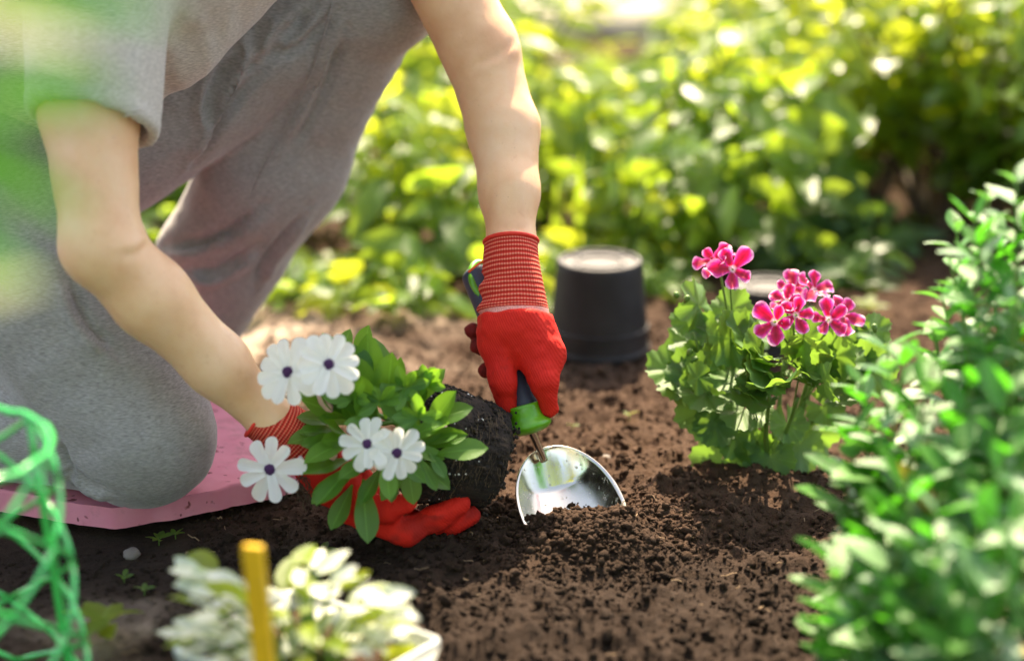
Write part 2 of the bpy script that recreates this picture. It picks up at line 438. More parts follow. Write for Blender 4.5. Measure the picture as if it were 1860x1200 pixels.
def blade_mat():
    m, t, b = new_mat('used_steel'); v = coords(t)
    n = noise(t, v, 45, 5, 0.65); sc_ = noise(t, coords(t, (40, 900, 900), rot=(0.3, 0.2, 0.5)), 1.0, 2)
    rr = ramp(t, [(0.35, (0.10,) * 3), (0.7, (0.30,) * 3)]); t.links.new(n.outputs[0], rr.inputs[0])
    uvn = node(t, 'ShaderNodeTexCoord'); sep = node(t, 'ShaderNodeSeparateXYZ'); t.links.new(uvn.outputs['UV'], sep.inputs[0])
    dn = noise(t, v, 150, 5, 0.7); f = math_n(t, 'ADD', math_n(t, 'MULTIPLY', sep.outputs[1], 0.75), math_n(t, 'MULTIPLY', dn.outputs[0], 0.8))
    d = ramp(t, [(0.80, (0, 0, 0)), (0.90, (1, 1, 1))]); t.links.new(f, d.inputs[0])
    sp = ramp(t, [(0.62, (0, 0, 0)), (0.68, (1, 1, 1))]); t.links.new(dn.outputs[0], sp.inputs[0])
    k = math_n(t, 'MAXIMUM', d.outputs[0], math_n(t, 'MULTIPLY', sp.outputs[0], 0.8))
    t.links.new(mix(t, k, (0.76, 0.69, 0.56), (0.035, 0.020, 0.012)), b.inputs['Base Color'])  # warm steel tint stands in for gold foliage reflections; dark brown is soil
    t.links.new(math_n(t, 'SUBTRACT', 1.0, k), b.inputs['Metallic'])
    t.links.new(math_n(t, 'MAXIMUM', rr.outputs[0], math_n(t, 'MULTIPLY', k, 0.9)), b.inputs['Roughness'])
    bump(t, b, math_n(t, 'ADD', math_n(t, 'MULTIPLY', sc_.outputs[0], 0.05), math_n(t, 'MULTIPLY', k, 0.6)), 0.3, 0.001); return m
def roots_mat():
    m, t, b = new_mat('root_ball_soil')
    v = coords(t)
    st = noise(t, coords(t, (30, 30, 3.5)), 4.0, 5, 0.7)
    r = ramp(t, [(0.48, (0.018, 0.011, 0.007)), (0.60, (0.060, 0.037, 0.022)), (0.73, (0.24, 0.16, 0.095))]); t.links.new(st.outputs[0], r.inputs[0])
    n = noise(t, v, 160, 4); c = mix(t, n.outputs[0], (0.012, 0.008, 0.006), r.outputs[0])
    t.links.new(c, b.inputs['Base Color']); b.inputs['Roughness'].default_value = 0.95
    bump(t, b, math_n(t, 'ADD', st.outputs[0], n.outputs[0]), 0.9, 0.004); return m

M = dict(
    soil=soil_mat(), skin=skin_mat(), knit=knit_mat(), glove=glove_mat(), foam=foam_mat(), roots=roots_mat(),
    trousers=cloth_mat('grey_marl_jersey', (0.185, 0.166, 0.158), (0.43, 0.395, 0.375)),
    shirt=cloth_mat('light_grey_marl', (0.34, 0.30, 0.255), (0.72, 0.66, 0.58)),
    band=simple('pale_red_band', (0.72, 0.30, 0.25), 0.85, scale=700, var=0.3),
    red=simple('red_elastic', (0.72, 0.03, 0.015), 0.7), orange=simple('orange_thread', (0.85, 0.10, 0.01), 0.7),
    steel=simple('polished_steel', (0.72, 0.72, 0.70), 0.07, 1.0, 0.03, 20, 0.03, 0.001),
    lime=simple('lime_plastic', (0.10, 0.36, 0.012), 0.35, coat=0.2), navy=simple('slate_rubber', (0.035, 0.042, 0.07), 0.55, scale=300),
    black=simple('black_plastic', (0.010, 0.009, 0.010), 0.62, var=0.6, scale=28, bstr=0.3),
    cage=simple('green_plastic_netting', (0.010, 0.46, 0.09), 0.18, var=0.2, coat=0.7),
    stake=simple('yellow_plastic', (0.72, 0.42, 0.018), 0.35, var=0.1), tray=simple('clear_grey_plastic', (0.62, 0.64, 0.60), 0.22, coat=0.4),
    blade=blade_mat(), petal=petal_white(), pink=petal_pink(), eye=simple('purple_disc', (0.060, 0.010, 0.075), 0.7, scale=900, var=0.5, bstr=0.6, bdist=0.002),
    bud=simple('bud_pink', (0.70, 0.42, 0.36), 0.6), perlite=simple('perlite', (0.75, 0.73, 0.68), 0.8), fibre=simple('root_fibre', (0.17, 0.115, 0.065), 0.9, var=0.7, scale=30),
    stem=simple('green_stem', (0.10, 0.20, 0.03), 0.55, scale=90), twig=simple('brown_twig', (0.075, 0.048, 0.03), 0.85, scale=120, bstr=0.5), 
    osteo=leaf_mat('daisy_leaf', (0.045, 0.155, 0.018), (0.16, 0.36, 0.04), (0.28, 0.60, 0.04), 0.36, 0.36),
    gera=leaf_mat('geranium_leaf', (0.036, 0.125, 0.026), (0.15, 0.30, 0.07), (0.28, 0.52, 0.06), 0.36, 0.42),
    shrub=leaf_mat('shrub_leaf', (0.030, 0.15, 0.020), (0.11, 0.32, 0.05), (0.10, 0.56, 0.03), 0.38, 0.38),
    softleaf=leaf_mat('soft_leaf', (0.04, 0.20, 0.02), (0.08, 0.28, 0.03), (0.14, 0.58, 0.03), 0.4, 0.85, spec=0.1),
    sage=leaf_mat('sage_leaf', (0.10, 0.24, 0.10), (0.26, 0.42, 0.22), (0.16, 0.50, 0.06), 0.3, 0.34),
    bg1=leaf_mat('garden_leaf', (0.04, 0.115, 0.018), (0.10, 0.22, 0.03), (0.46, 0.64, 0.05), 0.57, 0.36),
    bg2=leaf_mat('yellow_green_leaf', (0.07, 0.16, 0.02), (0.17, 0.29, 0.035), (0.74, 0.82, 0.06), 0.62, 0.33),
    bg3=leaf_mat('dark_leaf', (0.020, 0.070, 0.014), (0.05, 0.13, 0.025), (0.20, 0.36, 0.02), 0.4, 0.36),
    pale=leaf_mat('glare_painted_leaf', (0.55, 0.60, 0.50), (0.80, 0.80, 0.74), (0.50, 0.66, 0.10), 0.22, 0.25, edge=(0.62, 0.68, 0.38)),  # sun glare on green leaves, put into the near-white base colour
    yleaf=leaf_mat('yellowed_leaf', (0.45, 0.30, 0.03), (0.62, 0.42, 0.05), (0.7, 0.5, 0.03), 0.4, 0.5),
    paving=simple('pale_paving', (0.52, 0.44, 0.40), 0.85, var=0.15, scale=18), stone=simple('pebble', (0.16, 0.13, 0.11), 0.8, var=0.3, scale=80),
    shoe=simple('grey_canvas', (0.20, 0.20, 0.22), 0.8), hair=simple('brown_hair', (0.09, 0.05, 0.028), 0.45, scale=200, var=0.4),
)

# ------------------------------------------------------------------ ground
TIP = G(1040, 945)
def axis(a, b, h, far):
    c = list(np.arange(a, b, h)); s = h; x = b; up = []
    while x < far: up.append(x); s *= 1.16; x += s
    s = h; x = a; dn = []
    while x > -far: s *= 1.16; x -= s; dn.append(x)
    return np.array(dn[::-1] + c + up)
gx = axis(-0.70, 0.75, 0.0045, 80); gy = axis(-0.45, 1.15, 0.0045, 80)
GX, GY = np.meshgrid(gx, gy, indexing='ij')
near = np.exp(-np.maximum(0, np.hypot(GX / 1.6, (GY - 0.4) / 1.8) - 0.9) * 1.5)
def soil_h(X, Y):
    h = 0.012 * fbm(X * 5, Y * 5, 0 * X, 3, 3) + 0.0065 * fbm(X * 26, Y * 26, 0 * X, 3, 8)
    lump = np.maximum(0, fbm(X * 55, Y * 55, 0 * X, 3, 21)); h = h + 0.0075 * lump
    h = h + 0.0035 * np.maximum(0, fbm(X * 130, Y * 130, 0 * X, 2, 31))
    return h
H0 = soil_h(GX, GY)
# soil thrown up in front of the trowel, trodden flat under the kneeling mat
mound = 0.018 * np.exp(-(((GX - TIP.x - 0.03) / 0.085) ** 2 + ((GY - TIP.y + 0.035) / 0.055) ** 2))
mound = mound + 0.012 * np.exp(-(((GX - 0.20) / 0.16) ** 2 + ((GY - 0.10) / 0.16) ** 2))
flat = 1 / (1 + np.exp((GX + 0.22 - 0.0) * 30)) * (1 / (1 + np.exp((np.abs(GY - 0.2) - 0.4) * 25)))
HZ = (H0 * (1 - 0.75 * flat) + mound) * near - 0.010
dry = np.exp(-(((GX + 0.36) / 0.30) ** 2 + ((GY - 0.66) / 0.15) ** 2) * 1.0)
dry = np.clip(dry * (0.95 + 0.9 * fbm(GX * 9, GY * 9, 0 * GX, 3, 40)), 0, 1)
pale_patch = np.exp(-(((GX + 0.37) / 0.13) ** 2 + ((GY + 0.23) / 0.07) ** 2)); dry = np.maximum(dry, np.clip(0.6 * pale_patch * (1 + fbm(GX * 20, GY * 20, 0 * GX, 3, 44)), 0, 0.7))  # second, paler soil patch at the front left
painted_shade = np.exp(-(((GX + 0.30) / 0.36) ** 2 + ((GY + 0.05) / 0.13) ** 2) ** 2) * 0.9  # kneeling person's shadow over the front soil, painted as darker colour
painted_shade = np.clip(np.maximum(painted_shade, 0.80 / (1 + np.exp((GY + 0.03 - 0.04 * fbm(GX * 8, GY * 8, 0 * GX, 2, 50)) * 40))), 0, 1) * (1 - dry)
nx, ny = len(gx), len(gy)
I = np.arange(nx * ny).reshape(nx, ny)
GF = np.stack([I[:-1, :-1], I[1:, :-1], I[1:, 1:], I[:-1, 1:]], -1).reshape(-1, 4)
obj('ground', mesh_arr('ground', np.stack([GX, GY, HZ], -1).reshape(-1, 3), GF, True, None, {'dry': dry.ravel(), 'painted_shade': painted_shade.ravel()}), M['soil'], kind='structure')
def ground_z(x, y):
    i = np.clip(np.searchsorted(gx, x), 1, nx - 1); j = np.clip(np.searchsorted(gy, y), 1, ny - 1); return HZ[i, j]

# loose crumbs of soil (uncountable)
ico = None
def ico_geo(sub=0):
    f = (1 + 5 ** .5) / 2
    V = np.array([(-1, f, 0), (1, f, 0), (-1, -f, 0), (1, -f, 0), (0, -1, f), (0, 1, f), (0, -1, -f), (0, 1, -f), (f, 0, -1), (f, 0, 1), (-f, 0, -1), (-f, 0, 1)], float)
    V /= np.linalg.norm(V[0])
    F = [(0, 11, 5), (0, 5, 1), (0, 1, 7), (0, 7, 10), (0, 10, 11), (1, 5, 9), (5, 11, 4), (11, 10, 2), (10, 7, 6), (7, 1, 8), (3, 9, 4), (3, 4, 2), (3, 2, 6), (3, 6, 8), (3, 8, 9), (4, 9, 5), (2, 4, 11), (6, 2, 10), (8, 6, 7), (9, 8, 1)]
    for _ in range(sub):
        V = list(V); cache = {}; NF = []
        def midp(a, b):
            k = (min(a, b), max(a, b))
            if k not in cache:
                p = np.array(V[a]) + np.array(V[b]); V.append(p / np.linalg.norm(p)); cache[k] = len(V) - 1
            return cache[k]
        for a, b, c in F:
            x, y, z = midp(a, b), midp(b, c), midp(c, a); NF += [(a, x, z), (b, y, x), (c, z, y), (x, y, z)]
        F = NF; V = np.array(V)
    return np.array(V), np.array(F)
def rand_rot(n):
    q = RNG.normal(size=(n, 4)); q /= np.linalg.norm(q, axis=1)[:, None]; a, b, c, d = q.T
    return np.stack([1 - 2 * (c * c + d * d), 2 * (b * c - a * d), 2 * (b * d + a * c), 2 * (b * c + a * d), 1 - 2 * (b * b + d * d), 2 * (c * d - a * b), 2 * (b * d - a * c), 2 * (c * d + a * b), 1 - 2 * (b * b + c * c)], -1).reshape(n, 3, 3)
def crumbs(name, n, sub, r0, r1, region, label, sharp=0.45):
    V0, F0 = ico_geo(sub)
    x, y = region(n); r = r0 * (r1 / r0) ** (RNG.random(n) ** 1.8)
    z = ground_z(x, y) + r * 0.25
    sxyz = RNG.uniform(0.45, 1.3, (n, 1, 3))
    jit = 1 + RNG.uniform(-sharp, sharp, (n, len(V0), 1))
    V = np.einsum('nij,nvj->nvi', rand_rot(n), V0[None] * jit * sxyz * r[:, None, None]) + np.stack([x, y, z], -1)[:, None, :]
    F = F0[None] + (np.arange(n) * len(V0))[:, None, None]
    d = np.repeat(np.zeros(n), len(V0)); 
    dm = painted_shade[np.clip(np.searchsorted(gx, x), 0, nx - 1), np.clip(np.searchsorted(gy, y), 0, ny - 1)]
    dr = dry[np.clip(np.searchsorted(gx, x), 0, nx - 1), np.clip(np.searchsorted(gy, y), 0, ny - 1)]
    return obj(name, mesh_arr(name, V.reshape(-1, 3), F.reshape(-1, 3), sub > 0, None, {'painted_shade': np.repeat(dm, len(V0)), 'dry': np.repeat(dr, len(V0))}), M['soil'], kind='stuff', label=label, cat='soil')
def reg_main(n):
    y = -0.30 + 1.05 * RNG.random(n) ** 1.15; x = RNG.uniform(-0.34, 0.62, n); return x, y
def reg_mound(n): return RNG.normal(TIP.x + 0.03, 0.075, n), RNG.normal(TIP.y - 0.03, 0.05, n)
def reg_left(n): return RNG.uniform(-0.55, -0.2, n), RNG.uniform(-0.32, -0.02, n)
crumbs('soil_crumbs', 24000, 0, 0.0008, 0.0046, reg_main, 'loose brown soil crumbs covering the dug bed')
crumbs('soil_clods', 700, 1, 0.003, 0.009, reg_main, 'larger brown soil clods lying on the dug bed', 0.32)
crumbs('heaped_soil', 4200, 0, 0.0009, 0.0050, reg_mound, 'dark crumbly soil heaped over the trowel blade tip')
crumbs('fine_soil', 1500, 0, 0.001, 0.004, reg_left, 'fine dark soil crumbs in front of the pink mat')

# bits of straw, rootlets and bark on the soil
_mb = MB()
for k in range(130):
    x, y = random.uniform(-0.4, 0.55), -0.28 + 0.9 * random.random() ** 1.2; a = random.uniform(0, 2 * PI); L = random.uniform(.004, .018); z = float(ground_z(x, y)) + .0025
    q = [np.array((x + math.cos(a) * L * f + random.uniform(-.001, .001), y + math.sin(a) * L * f, z + random.uniform(0, .003))) for f in (0, .35, .7, 1)]
    _mb.add(*tube_geo(q, random.uniform(.00035, .0009), 4, cap=False))
obj('soil_debris', _mb.mesh('soil_debris'), simple('straw_bits', (0.20, 0.13, 0.075), 0.9, var=0.8, scale=12), kind='stuff', label='bits of straw and rootlets scattered over the soil', cat='debris')

# far pale path behind the plants
pv = thing('garden_path', 'pale paved garden path far behind the plants', 'path'); pv['kind'] = 'structure'; del pv['category']
for i in range(14):
    for j in range(2):
        x = -3.2 + i * 0.62 + random.uniform(-.02, .02); y = 3.15 + j * 0.62 + 0.04 * i
        bw, bh = 0.29, 0.29; z = 0.03 + random.uniform(-.004, .004)
        V = [(x + a * bw, y + b * bh, z - 0.035 + c) for c in (0, 0.035) for a, b in ((-1, -1), (1, -1), (1, 1), (-1, 1))]
        V = [(p[0] + 0, p[1], p[2]) for p in V]
        obj('paving_slab', mesh_arr('paving_slab', V, [(3, 2, 1, 0), (4, 5, 6, 7), (0, 1, 5, 4), (1, 2, 6, 5), (2, 3, 7, 6), (3, 0, 4, 7)], False), M['paving'], pv)

# ------------------------------------------------------------------ leaf shapes
def leaf_geo(L, W, prof, n=8, m=4, fold=0.15, droop=0.25, cup=0.0, wave=0.0, teeth=0, seed=0, blunt=False):
    V = []; U = []; rr = random.Random(seed)
    ph = rr.uniform(0, 6)
    for i in range(n + 1):
        t = i / n if not blunt else math.sin(PI / 2 * i / n); wd = W * 0.5 * max(prof(t), 0.02)
        if teeth and 0 < i < n: wd *= 1 + (0.10 if i % 2 else -0.10)
        for j in range(m + 1):
            s = j / m * 2 - 1
            x = s * wd; y = L * t
            z = abs(s) * wd * fold - droop * L * t * t + cup * L * (t ** 3) + wave * W * math.sin(t * 9 + ph + s * 1.5) * abs(s)
            V.append((x, y, z)); U.append((j / m, t))
    F = [(i * (m + 1) + j, i * (m + 1) + j + 1, (i + 1) * (m + 1) + j + 1, (i + 1) * (m + 1) + j) for i in range(n) for j in range(m)]
    return np.array(V), np.array(F), np.array(U)
spat = lambda t: math.sin(PI * min(1, t) ** 1.55) ** 0.75 * 0.97 + 0.10 * (1 - t)
ovate = lambda t: 1.62 * (t + 0.02) ** 0.55 * max(0, 1 - t) ** 0.80
ellip = lambda t: math.sin(PI * (0.03 + 0.95 * t)) ** 0.8
lance = lambda t: math.sin(PI * (0.05 + 0.94 * t) ** 0.8) 
strap = lambda t: (0.42 + 0.58 * t ** 0.7) * (1 if t < 0.78 else math.sqrt(max(0, 1 - ((t - 0.78) / 0.225) ** 2)))
fan = lambda t: (0.16 + 0.84 * t ** 0.9) * (1 if t < 0.62 else math.sqrt(max(0.0, 1 - ((t - 0.62) / 0.39) ** 2)))
def round_leaf_geo(R, lobes=7, rings=4, seg=42, ruffle=0.12, seed=0):
    rr = random.Random(seed); V = [(0, 0, 0)]; U = [(0.5, 0.0)]; ph = rr.uniform(0, 6)
    for i in range(1, rings + 1):
        f = i / rings
        for k in range(seg):
            a = -PI / 2 + 0.16 + (2 * PI - 0.32) * k / (seg - 1)
            r = R * (0.92 + 0.065 * math.cos(lobes * (a + PI / 2)) * f + 0.045 * (1 if k % 2 else -1) * (1 if i == rings else 0)) * f
            z = ruffle * R * f * f * math.sin(lobes * (a + PI / 2) + ph) * 0.7 + 0.30 * R * f * f * (0.6 + 0.4 * math.sin(2 * a + ph)) - 0.06 * R * f
            V.append((r * math.cos(a), r * math.sin(a) + 0.0, z)); U.append((0.5 + 0.49 * math.sin(lobes * 0.5 * (a + PI / 2)) , f))
    F = []
    for k in range(seg - 1): F.append((0, 1 + k, 1 + k + 1, 1 + k + 1))
    for i in range(rings - 1):
        for k in range(seg - 1):
            a = 1 + i * seg + k; F.append((a, a + seg, a + seg + 1, a + 1))
    return np.array(V), F, np.array(U)
def pyd(name, V, F, U, mat):
    me = bpy.data.meshes.new(name); me.from_pydata([tuple(v) for v in V], [], [tuple(dict.fromkeys(int(i) for i in f)) for f in F])
    me.polygons.foreach_set('use_smooth', [True] * len(me.polygons))
    l = me.uv_layers.new(name='UVMap'); idx = np.zeros(len(me.loops), np.int32); me.loops.foreach_get('vertex_index', idx)
    l.data.foreach_set('uv', np.asarray(U, np.float32)[idx].ravel()); me.materials.append(mat); me.update(); return me
def basis(pos, d, up, s=1.0):
    d = Vector(d).normalized(); up = Vector(up); x = d.cross(up)
    if x.length < 1e-4: x = d.cross(Vector((0.3, 0.9, 0.1)))
    x.normalize(); z = x.cross(d)
    m = Matrix(((x.x, d.x, z.x, pos[0]), (x.y, d.y, z.y, pos[1]), (x.z, d.z, z.z, pos[2]), (0, 0, 0, 1)))
    return m @ Matrix.Diagonal((s, s, s, 1))
def put(name, me, parent, mtx, base=(0, 0, 0)):
    o = bpy.data.objects.new(name, me); COL.objects.link(o); o.parent = parent
    o.matrix_local = Matrix.Translation(-Vector(base)) @ mtx
    return o
def rv(s=1.0): return Vector((random.uniform(-s, s), random.uniform(-s, s), random.uniform(-s, s)))

# ------------------------------------------------------------------ PERSON
person = thing('person', 'person in grey t-shirt and grey jogging trousers kneeling on the pink mat, wearing red gloves', 'person', (0, 0, 0))
knee_n = P(250, 783, 0.055); hip_n = P(-75, 285, 0.17); ank_n = knee_n + Vector((-0.36, 0.09, -0.025))
knee_f = P(648, -45, 0.42); ank_f = P(356, 560, 0.49); hip_f = P(85, 232, 0.36)
tor0 = P(0, 100, 0.25); tor1 = P(420, -246, 0.25)
sh_n = P(182, -45, 0.065); el_n = P(184, 448, -0.035); wr_n = P(497, 768, 0.012)
sh_f = Vector((-0.165, 0.385, 0.70)); el_f = P(872, 92, 0.30); wr_f = P(929, 452, 0.165)

TR = [(hip_n, hip_f, 0.120, 0.120), (hip_n, knee_n, 0.122, 0.074), (P(95, 520, 0.11), P(205, 690, 0.08), 0.098, 0.088, 0.02), (knee_n, knee_n + Vector((0.010, 0, -0.004)), 0.072, 0.070),
      (knee_n, ank_n, 0.066, 0.050, 0.012)]
TRF = [(hip_f - Vector((0, 0, 0.012)), knee_f, 0.130, 0.090), (knee_f, knee_f + Vector((0.01, -0.01, -0.01)), 0.088, 0.086)]
TRS = [(knee_f, P(494, 300, 0.455), 0.090, 0.085), (P(494, 300, 0.455), ank_f, 0.085, 0.066), (P(385, 470, 0.47), P(375, 515, 0.48), 0.066, 0.060, 0.02)]
FOLDS = []
def trousers_fn(X, Y, Z):
    d = union(X, Y, Z, TR, 0.02)
    d2 = smin(union(X, Y, Z, TRF, 0.04), union(X, Y, Z, TRS, 0.03), 0.007)
    d = smin(d, d2, 0.03)
    # cut the far trouser leg at its hem
    ax = (ank_f - knee_f).normalized(); q = ank_f + ax * 0.028
    leg = cap(X, Y, Z, ank_f - ax * 0.05, ank_f + ax * 0.12, 0.10, 0.10)
    pl = (X - q.x) * ax.x + (Y - q.y) * ax.y + (Z - q.z) * ax.z
    d = np.where(leg < 0, smax(d, pl, 0.012), d)
    for a, b, ra, rb in FOLDS: d = smin(d, cap(X, Y, Z, a, b, ra, rb), 0.010)
    return d
folds_px = [
    [(520, 30), (498, 62), (470, 105), (432, 138)], [(560, 5), (520, 60), (480, 110)], [(600, 20), (545, 75), (500, 100)],
    [(420, 95), (385, 145), (372, 200), (378, 250)], [(455, 60), (450, 120), (400, 210), (345, 300)],
    [(130, 855), (160, 880), (205, 895)], [(95, 800), (130, 870), (180, 905)],
    [(300, 455), (360, 452), (430, 420), (480, 380)], [(340, 500), (400, 500), (470, 450)], [(470, 520), (500, 460), (560, 385)],
    [(620, 60), (580, 170), (520, 280)], [(110, 500), (150, 590), (200, 640)],
]
fold_lines = []
for ln in folds_px + [[(492, 100), (440, 165), (390, 235), (350, 300)]]:
    pr = [trace(trousers_fn, *p) for p in ln]; pr = [p for p in pr if p is not None]
    if len(pr) > 1: fold_lines.append(catmull(pr, 6))
V, F = surface(trousers_fn, (-0.86, -0.08, -0.0), (0.02, 0.62, 0.66), 0.0045)
N = vnormals(V, F)
def fold_disp(V, lines, A, w):
    d = np.zeros(len(V))
    for li, L in enumerate(lines):
        bb = ((V > L.min(0) - 4 * w) & (V < L.max(0) + 4 * w)).all(1); Q = V[bb]
        if not len(Q): continue
        q = np.full(len(Q), 1.0); sgn = np.zeros(len(Q)); tt = np.zeros(len(Q))
        for k in range(len(L) - 1):
            ba = L[k + 1] - L[k]; t = np.clip(((Q - L[k]) @ ba) / (ba @ ba + 1e-12), 0, 1); e = Q - L[k] - t[:, None] * ba; r = np.linalg.norm(e, axis=1)
            m = r < q; q = np.where(m, r, q); sgn = np.where(m, np.cross(ba, e)[:, 1], sgn); tt = np.where(m, (k + t) / (len(L) - 1), tt)
        s_ = np.sign(sgn) * q; fade = np.clip(np.sin(np.clip(tt, 0, 1) * PI) * 1.6, 0.25, 1)
        d[bb] += fade * (A * np.exp(-((s_ - w * .7) / w) ** 2) - A * 1.25 * np.exp(-((s_ + w * .7) / (w * .7)) ** 2))
    return d
V += N * np.clip(fold_disp(V, fold_lines, 0.0080, 0.0085), -.015, .011)[:, None]
N = vnormals(V, F)
V += N * (0.0040 * fbm(V[:, 0] * 9, V[:, 1] * 9, V[:, 2] * 9, 3, 61) + 0.0012 * fbm(V[:, 0] * 40, V[:, 1] * 40, V[:, 2] * 40, 2, 71))[:, None]
trousers = obj('trousers', mesh_arr('trousers', V, F), M['trousers'], person)
# outer seam of the far leg
seam = [trace(trousers_fn, u, v) for u, v in ((603, 6), (590, 60), (562, 140), (520, 230), (470, 325), (440, 400), (428, 450))]
seam = [p for p in seam if p is not None]
if len(seam) > 2: tube('seam', catmull(seam, 5) + np.array([0, -0.0008, 0]), 0.0011, M['trousers'], trousers, 6)

def shirt_fn(X, Y, Z):
    body = union(X, Y, Z, [(tor0, tor1, 0.138, 0.130), (tor0 + Vector((0, -.05, 0)), tor1 + Vector((0, -.05, 0)), 0.12, 0.11), (tor0 + Vector((0, .05, 0)), tor1 + Vector((0, .06, 0)), 0.12, 0.11), (sh_n + Vector((0.0, 0.03, 0.01)), sh_f, 0.075, 0.075), (tor1, sh_n + Vector((0, .05, 0)), 0.10, 0.07)], 0.05)
    # loose front hanging below the belly
    body = smin(body, cap(X, Y, Z, P(300, 60, 0.21), P(420, -70, 0.24), 0.058, 0.05), 0.04)
    axv = (P(166, 250, 0.008) - sh_n); L = axv.length; axv.normalize()
    he = sh_n + axv * (L + 0.03)
    sl = cap(X, Y, Z, sh_n, he, 0.074, 0.0625)
    tt = (X - sh_n.x) * axv.x + (Y - sh_n.y) * axv.y + (Z - sh_n.z) * axv.z
    tilt = axv + Vector((-0.10, -0.25, 0)); tilt.normalize(); hp = sh_n + axv * (L - 0.012)
    pl = (X - hp.x) * tilt.x + (Y - hp.y) * tilt.y + (Z - hp.z) * tilt.z
    band = np.where((pl > -0.0165), 0.0010, 0.0) - 0.0016 * np.exp(-((pl + 0.0175) / 0.0016) ** 2)
    sl = smax(sl - band, pl, 0.004)
    inner = cap(X, Y, Z, sh_n + axv * 0.12, he, 0.0565, 0.0535)
    sl = smax(sl, -smax(inner, -(pl + 0.03), 0.002), 0.003)
    axf = (el_f - sh_f).normalized(); fe = sh_f + axf * 0.145
    s2 = cap(X, Y, Z, sh_f, fe + axf * 0.05, 0.072, 0.062)
    pf = (X - fe.x) * axf.x + (Y - fe.y) * axf.y + (Z - fe.z) * axf.z
    s2 = smax(s2, pf, 0.004)
    cut = (X - tor0.x + 0.02) * 0.77 + (Z - tor0.z + 0.02) * 0.63
    body = smax(body, -cut - 0.06, 0.01)
    return smin(smin(body, sl, 0.014), s2, 0.03)
V, F = surface(shirt_fn, (-0.80, -0.10, 0.30), (0.0, 0.56, 0.86), 0.0048)
N = vnormals(V, F)
fold = fbm(V[:, 0] * 22, V[:, 1] * 12, V[:, 2] * 7, 3, 81)
slv = np.exp(-(((V[:, 0] - sh_n.x) / 0.1) ** 2 + ((V[:, 2] - 0.48) / 0.14) ** 2))
rip = np.sin(V[:, 0] * 190 + 2.5 * fbm(V[:, 0] * 9, V[:, 1] * 9, V[:, 2] * 9, 2, 90))
V += N * (0.0040 * fold + 0.0014 * rip * slv)[:, None]
tee = obj('t_shirt', mesh_arr('t_shirt', V, F), M['shirt'], person)
for dv in (0, 7):
    st = [p for p in (trace(shirt_fn, u, v + dv) for u, v in ((70, 158), (90, 176), (115, 190), (150, 200), (190, 205), (230, 203), (264, 196))) if p is not None]
    if len(st) > 2: tube('hem_stitch', catmull(st, 5) + np.array([0, -.0012, 0]), 0.0009, M['shirt'], tee, 6)

# body: arms, neck, head and the trunk under the clothes in one skin
neck0 = Vector((-0.275, 0.235, 0.735)); head = Vector((-0.225, 0.215, 0.880))
fe_ = (head - neck0).normalized()
hz_n = Vector((0.58, -0.12, -0.80)).normalized()    # where the face looks: down at the trowel
def body_fn(X, Y, Z):
    f1 = el_n + (wr_n - el_n) * 0.28; f2 = el_n + (wr_n - el_n) * 0.66
    a = union(X, Y, Z, [(sh_n, P(163, 200, 0.015), 0.049, 0.0465), (P(163, 200, 0.015), el_n, 0.0465, 0.0375), (el_n, f1, 0.0370, 0.0385), (f1, f2, 0.0385, 0.0305), (f2, wr_n, 0.0305, 0.0225), (wr_n, P(545, 808, 0.018), 0.0225, 0.019)], 0.018)
    m1 = P(914, 235, 0.255)
    b = union(X, Y, Z, [(sh_f, el_f, 0.050, 0.0425), (el_f, m1, 0.0415, 0.0392), (m1, P(925, 350, 0.205), 0.0385, 0.0315), (P(925, 350, 0.205), wr_f, 0.0315, 0.0248), (wr_f, P(931, 520, 0.147), 0.0245, 0.022)], 0.014)
    t = union(X, Y, Z, [(tor0, tor1, 0.11, 0.11), (sh_n, sh_f, 0.062, 0.062), (tor1, neck0, 0.09, 0.055), (neck0, head, 0.052, 0.055)], 0.05)
    hd = union(X, Y, Z, [(head, head + fe_ * 0.02, 0.083, 0.080), (head + hz_n * 0.05 - fe_ * 0.045, head + hz_n * 0.03, 0.048, 0.06), (head + hz_n * 0.083 - fe_ * 0.012, head + hz_n * 0.078 + fe_ * 0.018, 0.013, 0.008, 0.012)], 0.04)
    sx = hz_n.cross(fe_).normalized()
    for s in (-1, 1):
        hd = smin(hd, cap(X, Y, Z, head + sx * s * 0.083 - fe_ * 0.02, head + sx * s * 0.086 + fe_ * 0.018, 0.008, 0.011), 0.012)
        e = head + hz_n * 0.083 + sx * s * 0.03 + fe_ * 0.008; hd = smax(hd, -cap(X, Y, Z, e + hz_n * 0.008, e + hz_n * 0.008, 0.013, 0.013), 0.014)
    mo = head + hz_n * 0.092 - fe_ * 0.048; hd = smax(hd, -cap(X, Y, Z, mo + sx * 0.018 + hz_n * .004, mo - sx * 0.018 + hz_n * .004, 0.004, 0.004), 0.006)
    return smin(smin(a, b, 0.02), smin(t, hd, 0.03), 0.03)
V, F = surface(body_fn, (-0.62, -0.14, 0.06), (0.08, 0.50, 1.0), 0.0042)
crs = []
for ln in ([(858, 128), (885, 116), (915, 100), (940, 78)], [(268, 436), (245, 452), (214, 456)], [(905, 418), (930, 424), (955, 420)]):
    pr = [p for p in (trace(body_fn, *q) for q in ln) if p is not None]
    if len(pr) > 1: crs.append(catmull(pr, 6))
V += vnormals(V, F) * (fold_disp(V, crs, 0.0016, 0.0060) + 0.0012 * fbm(V[:, 0] * 18, V[:, 1] * 18, V[:, 2] * 18, 3, 91))[:, None]
obj('body', mesh_arr('body', V, F), M['skin'], person)
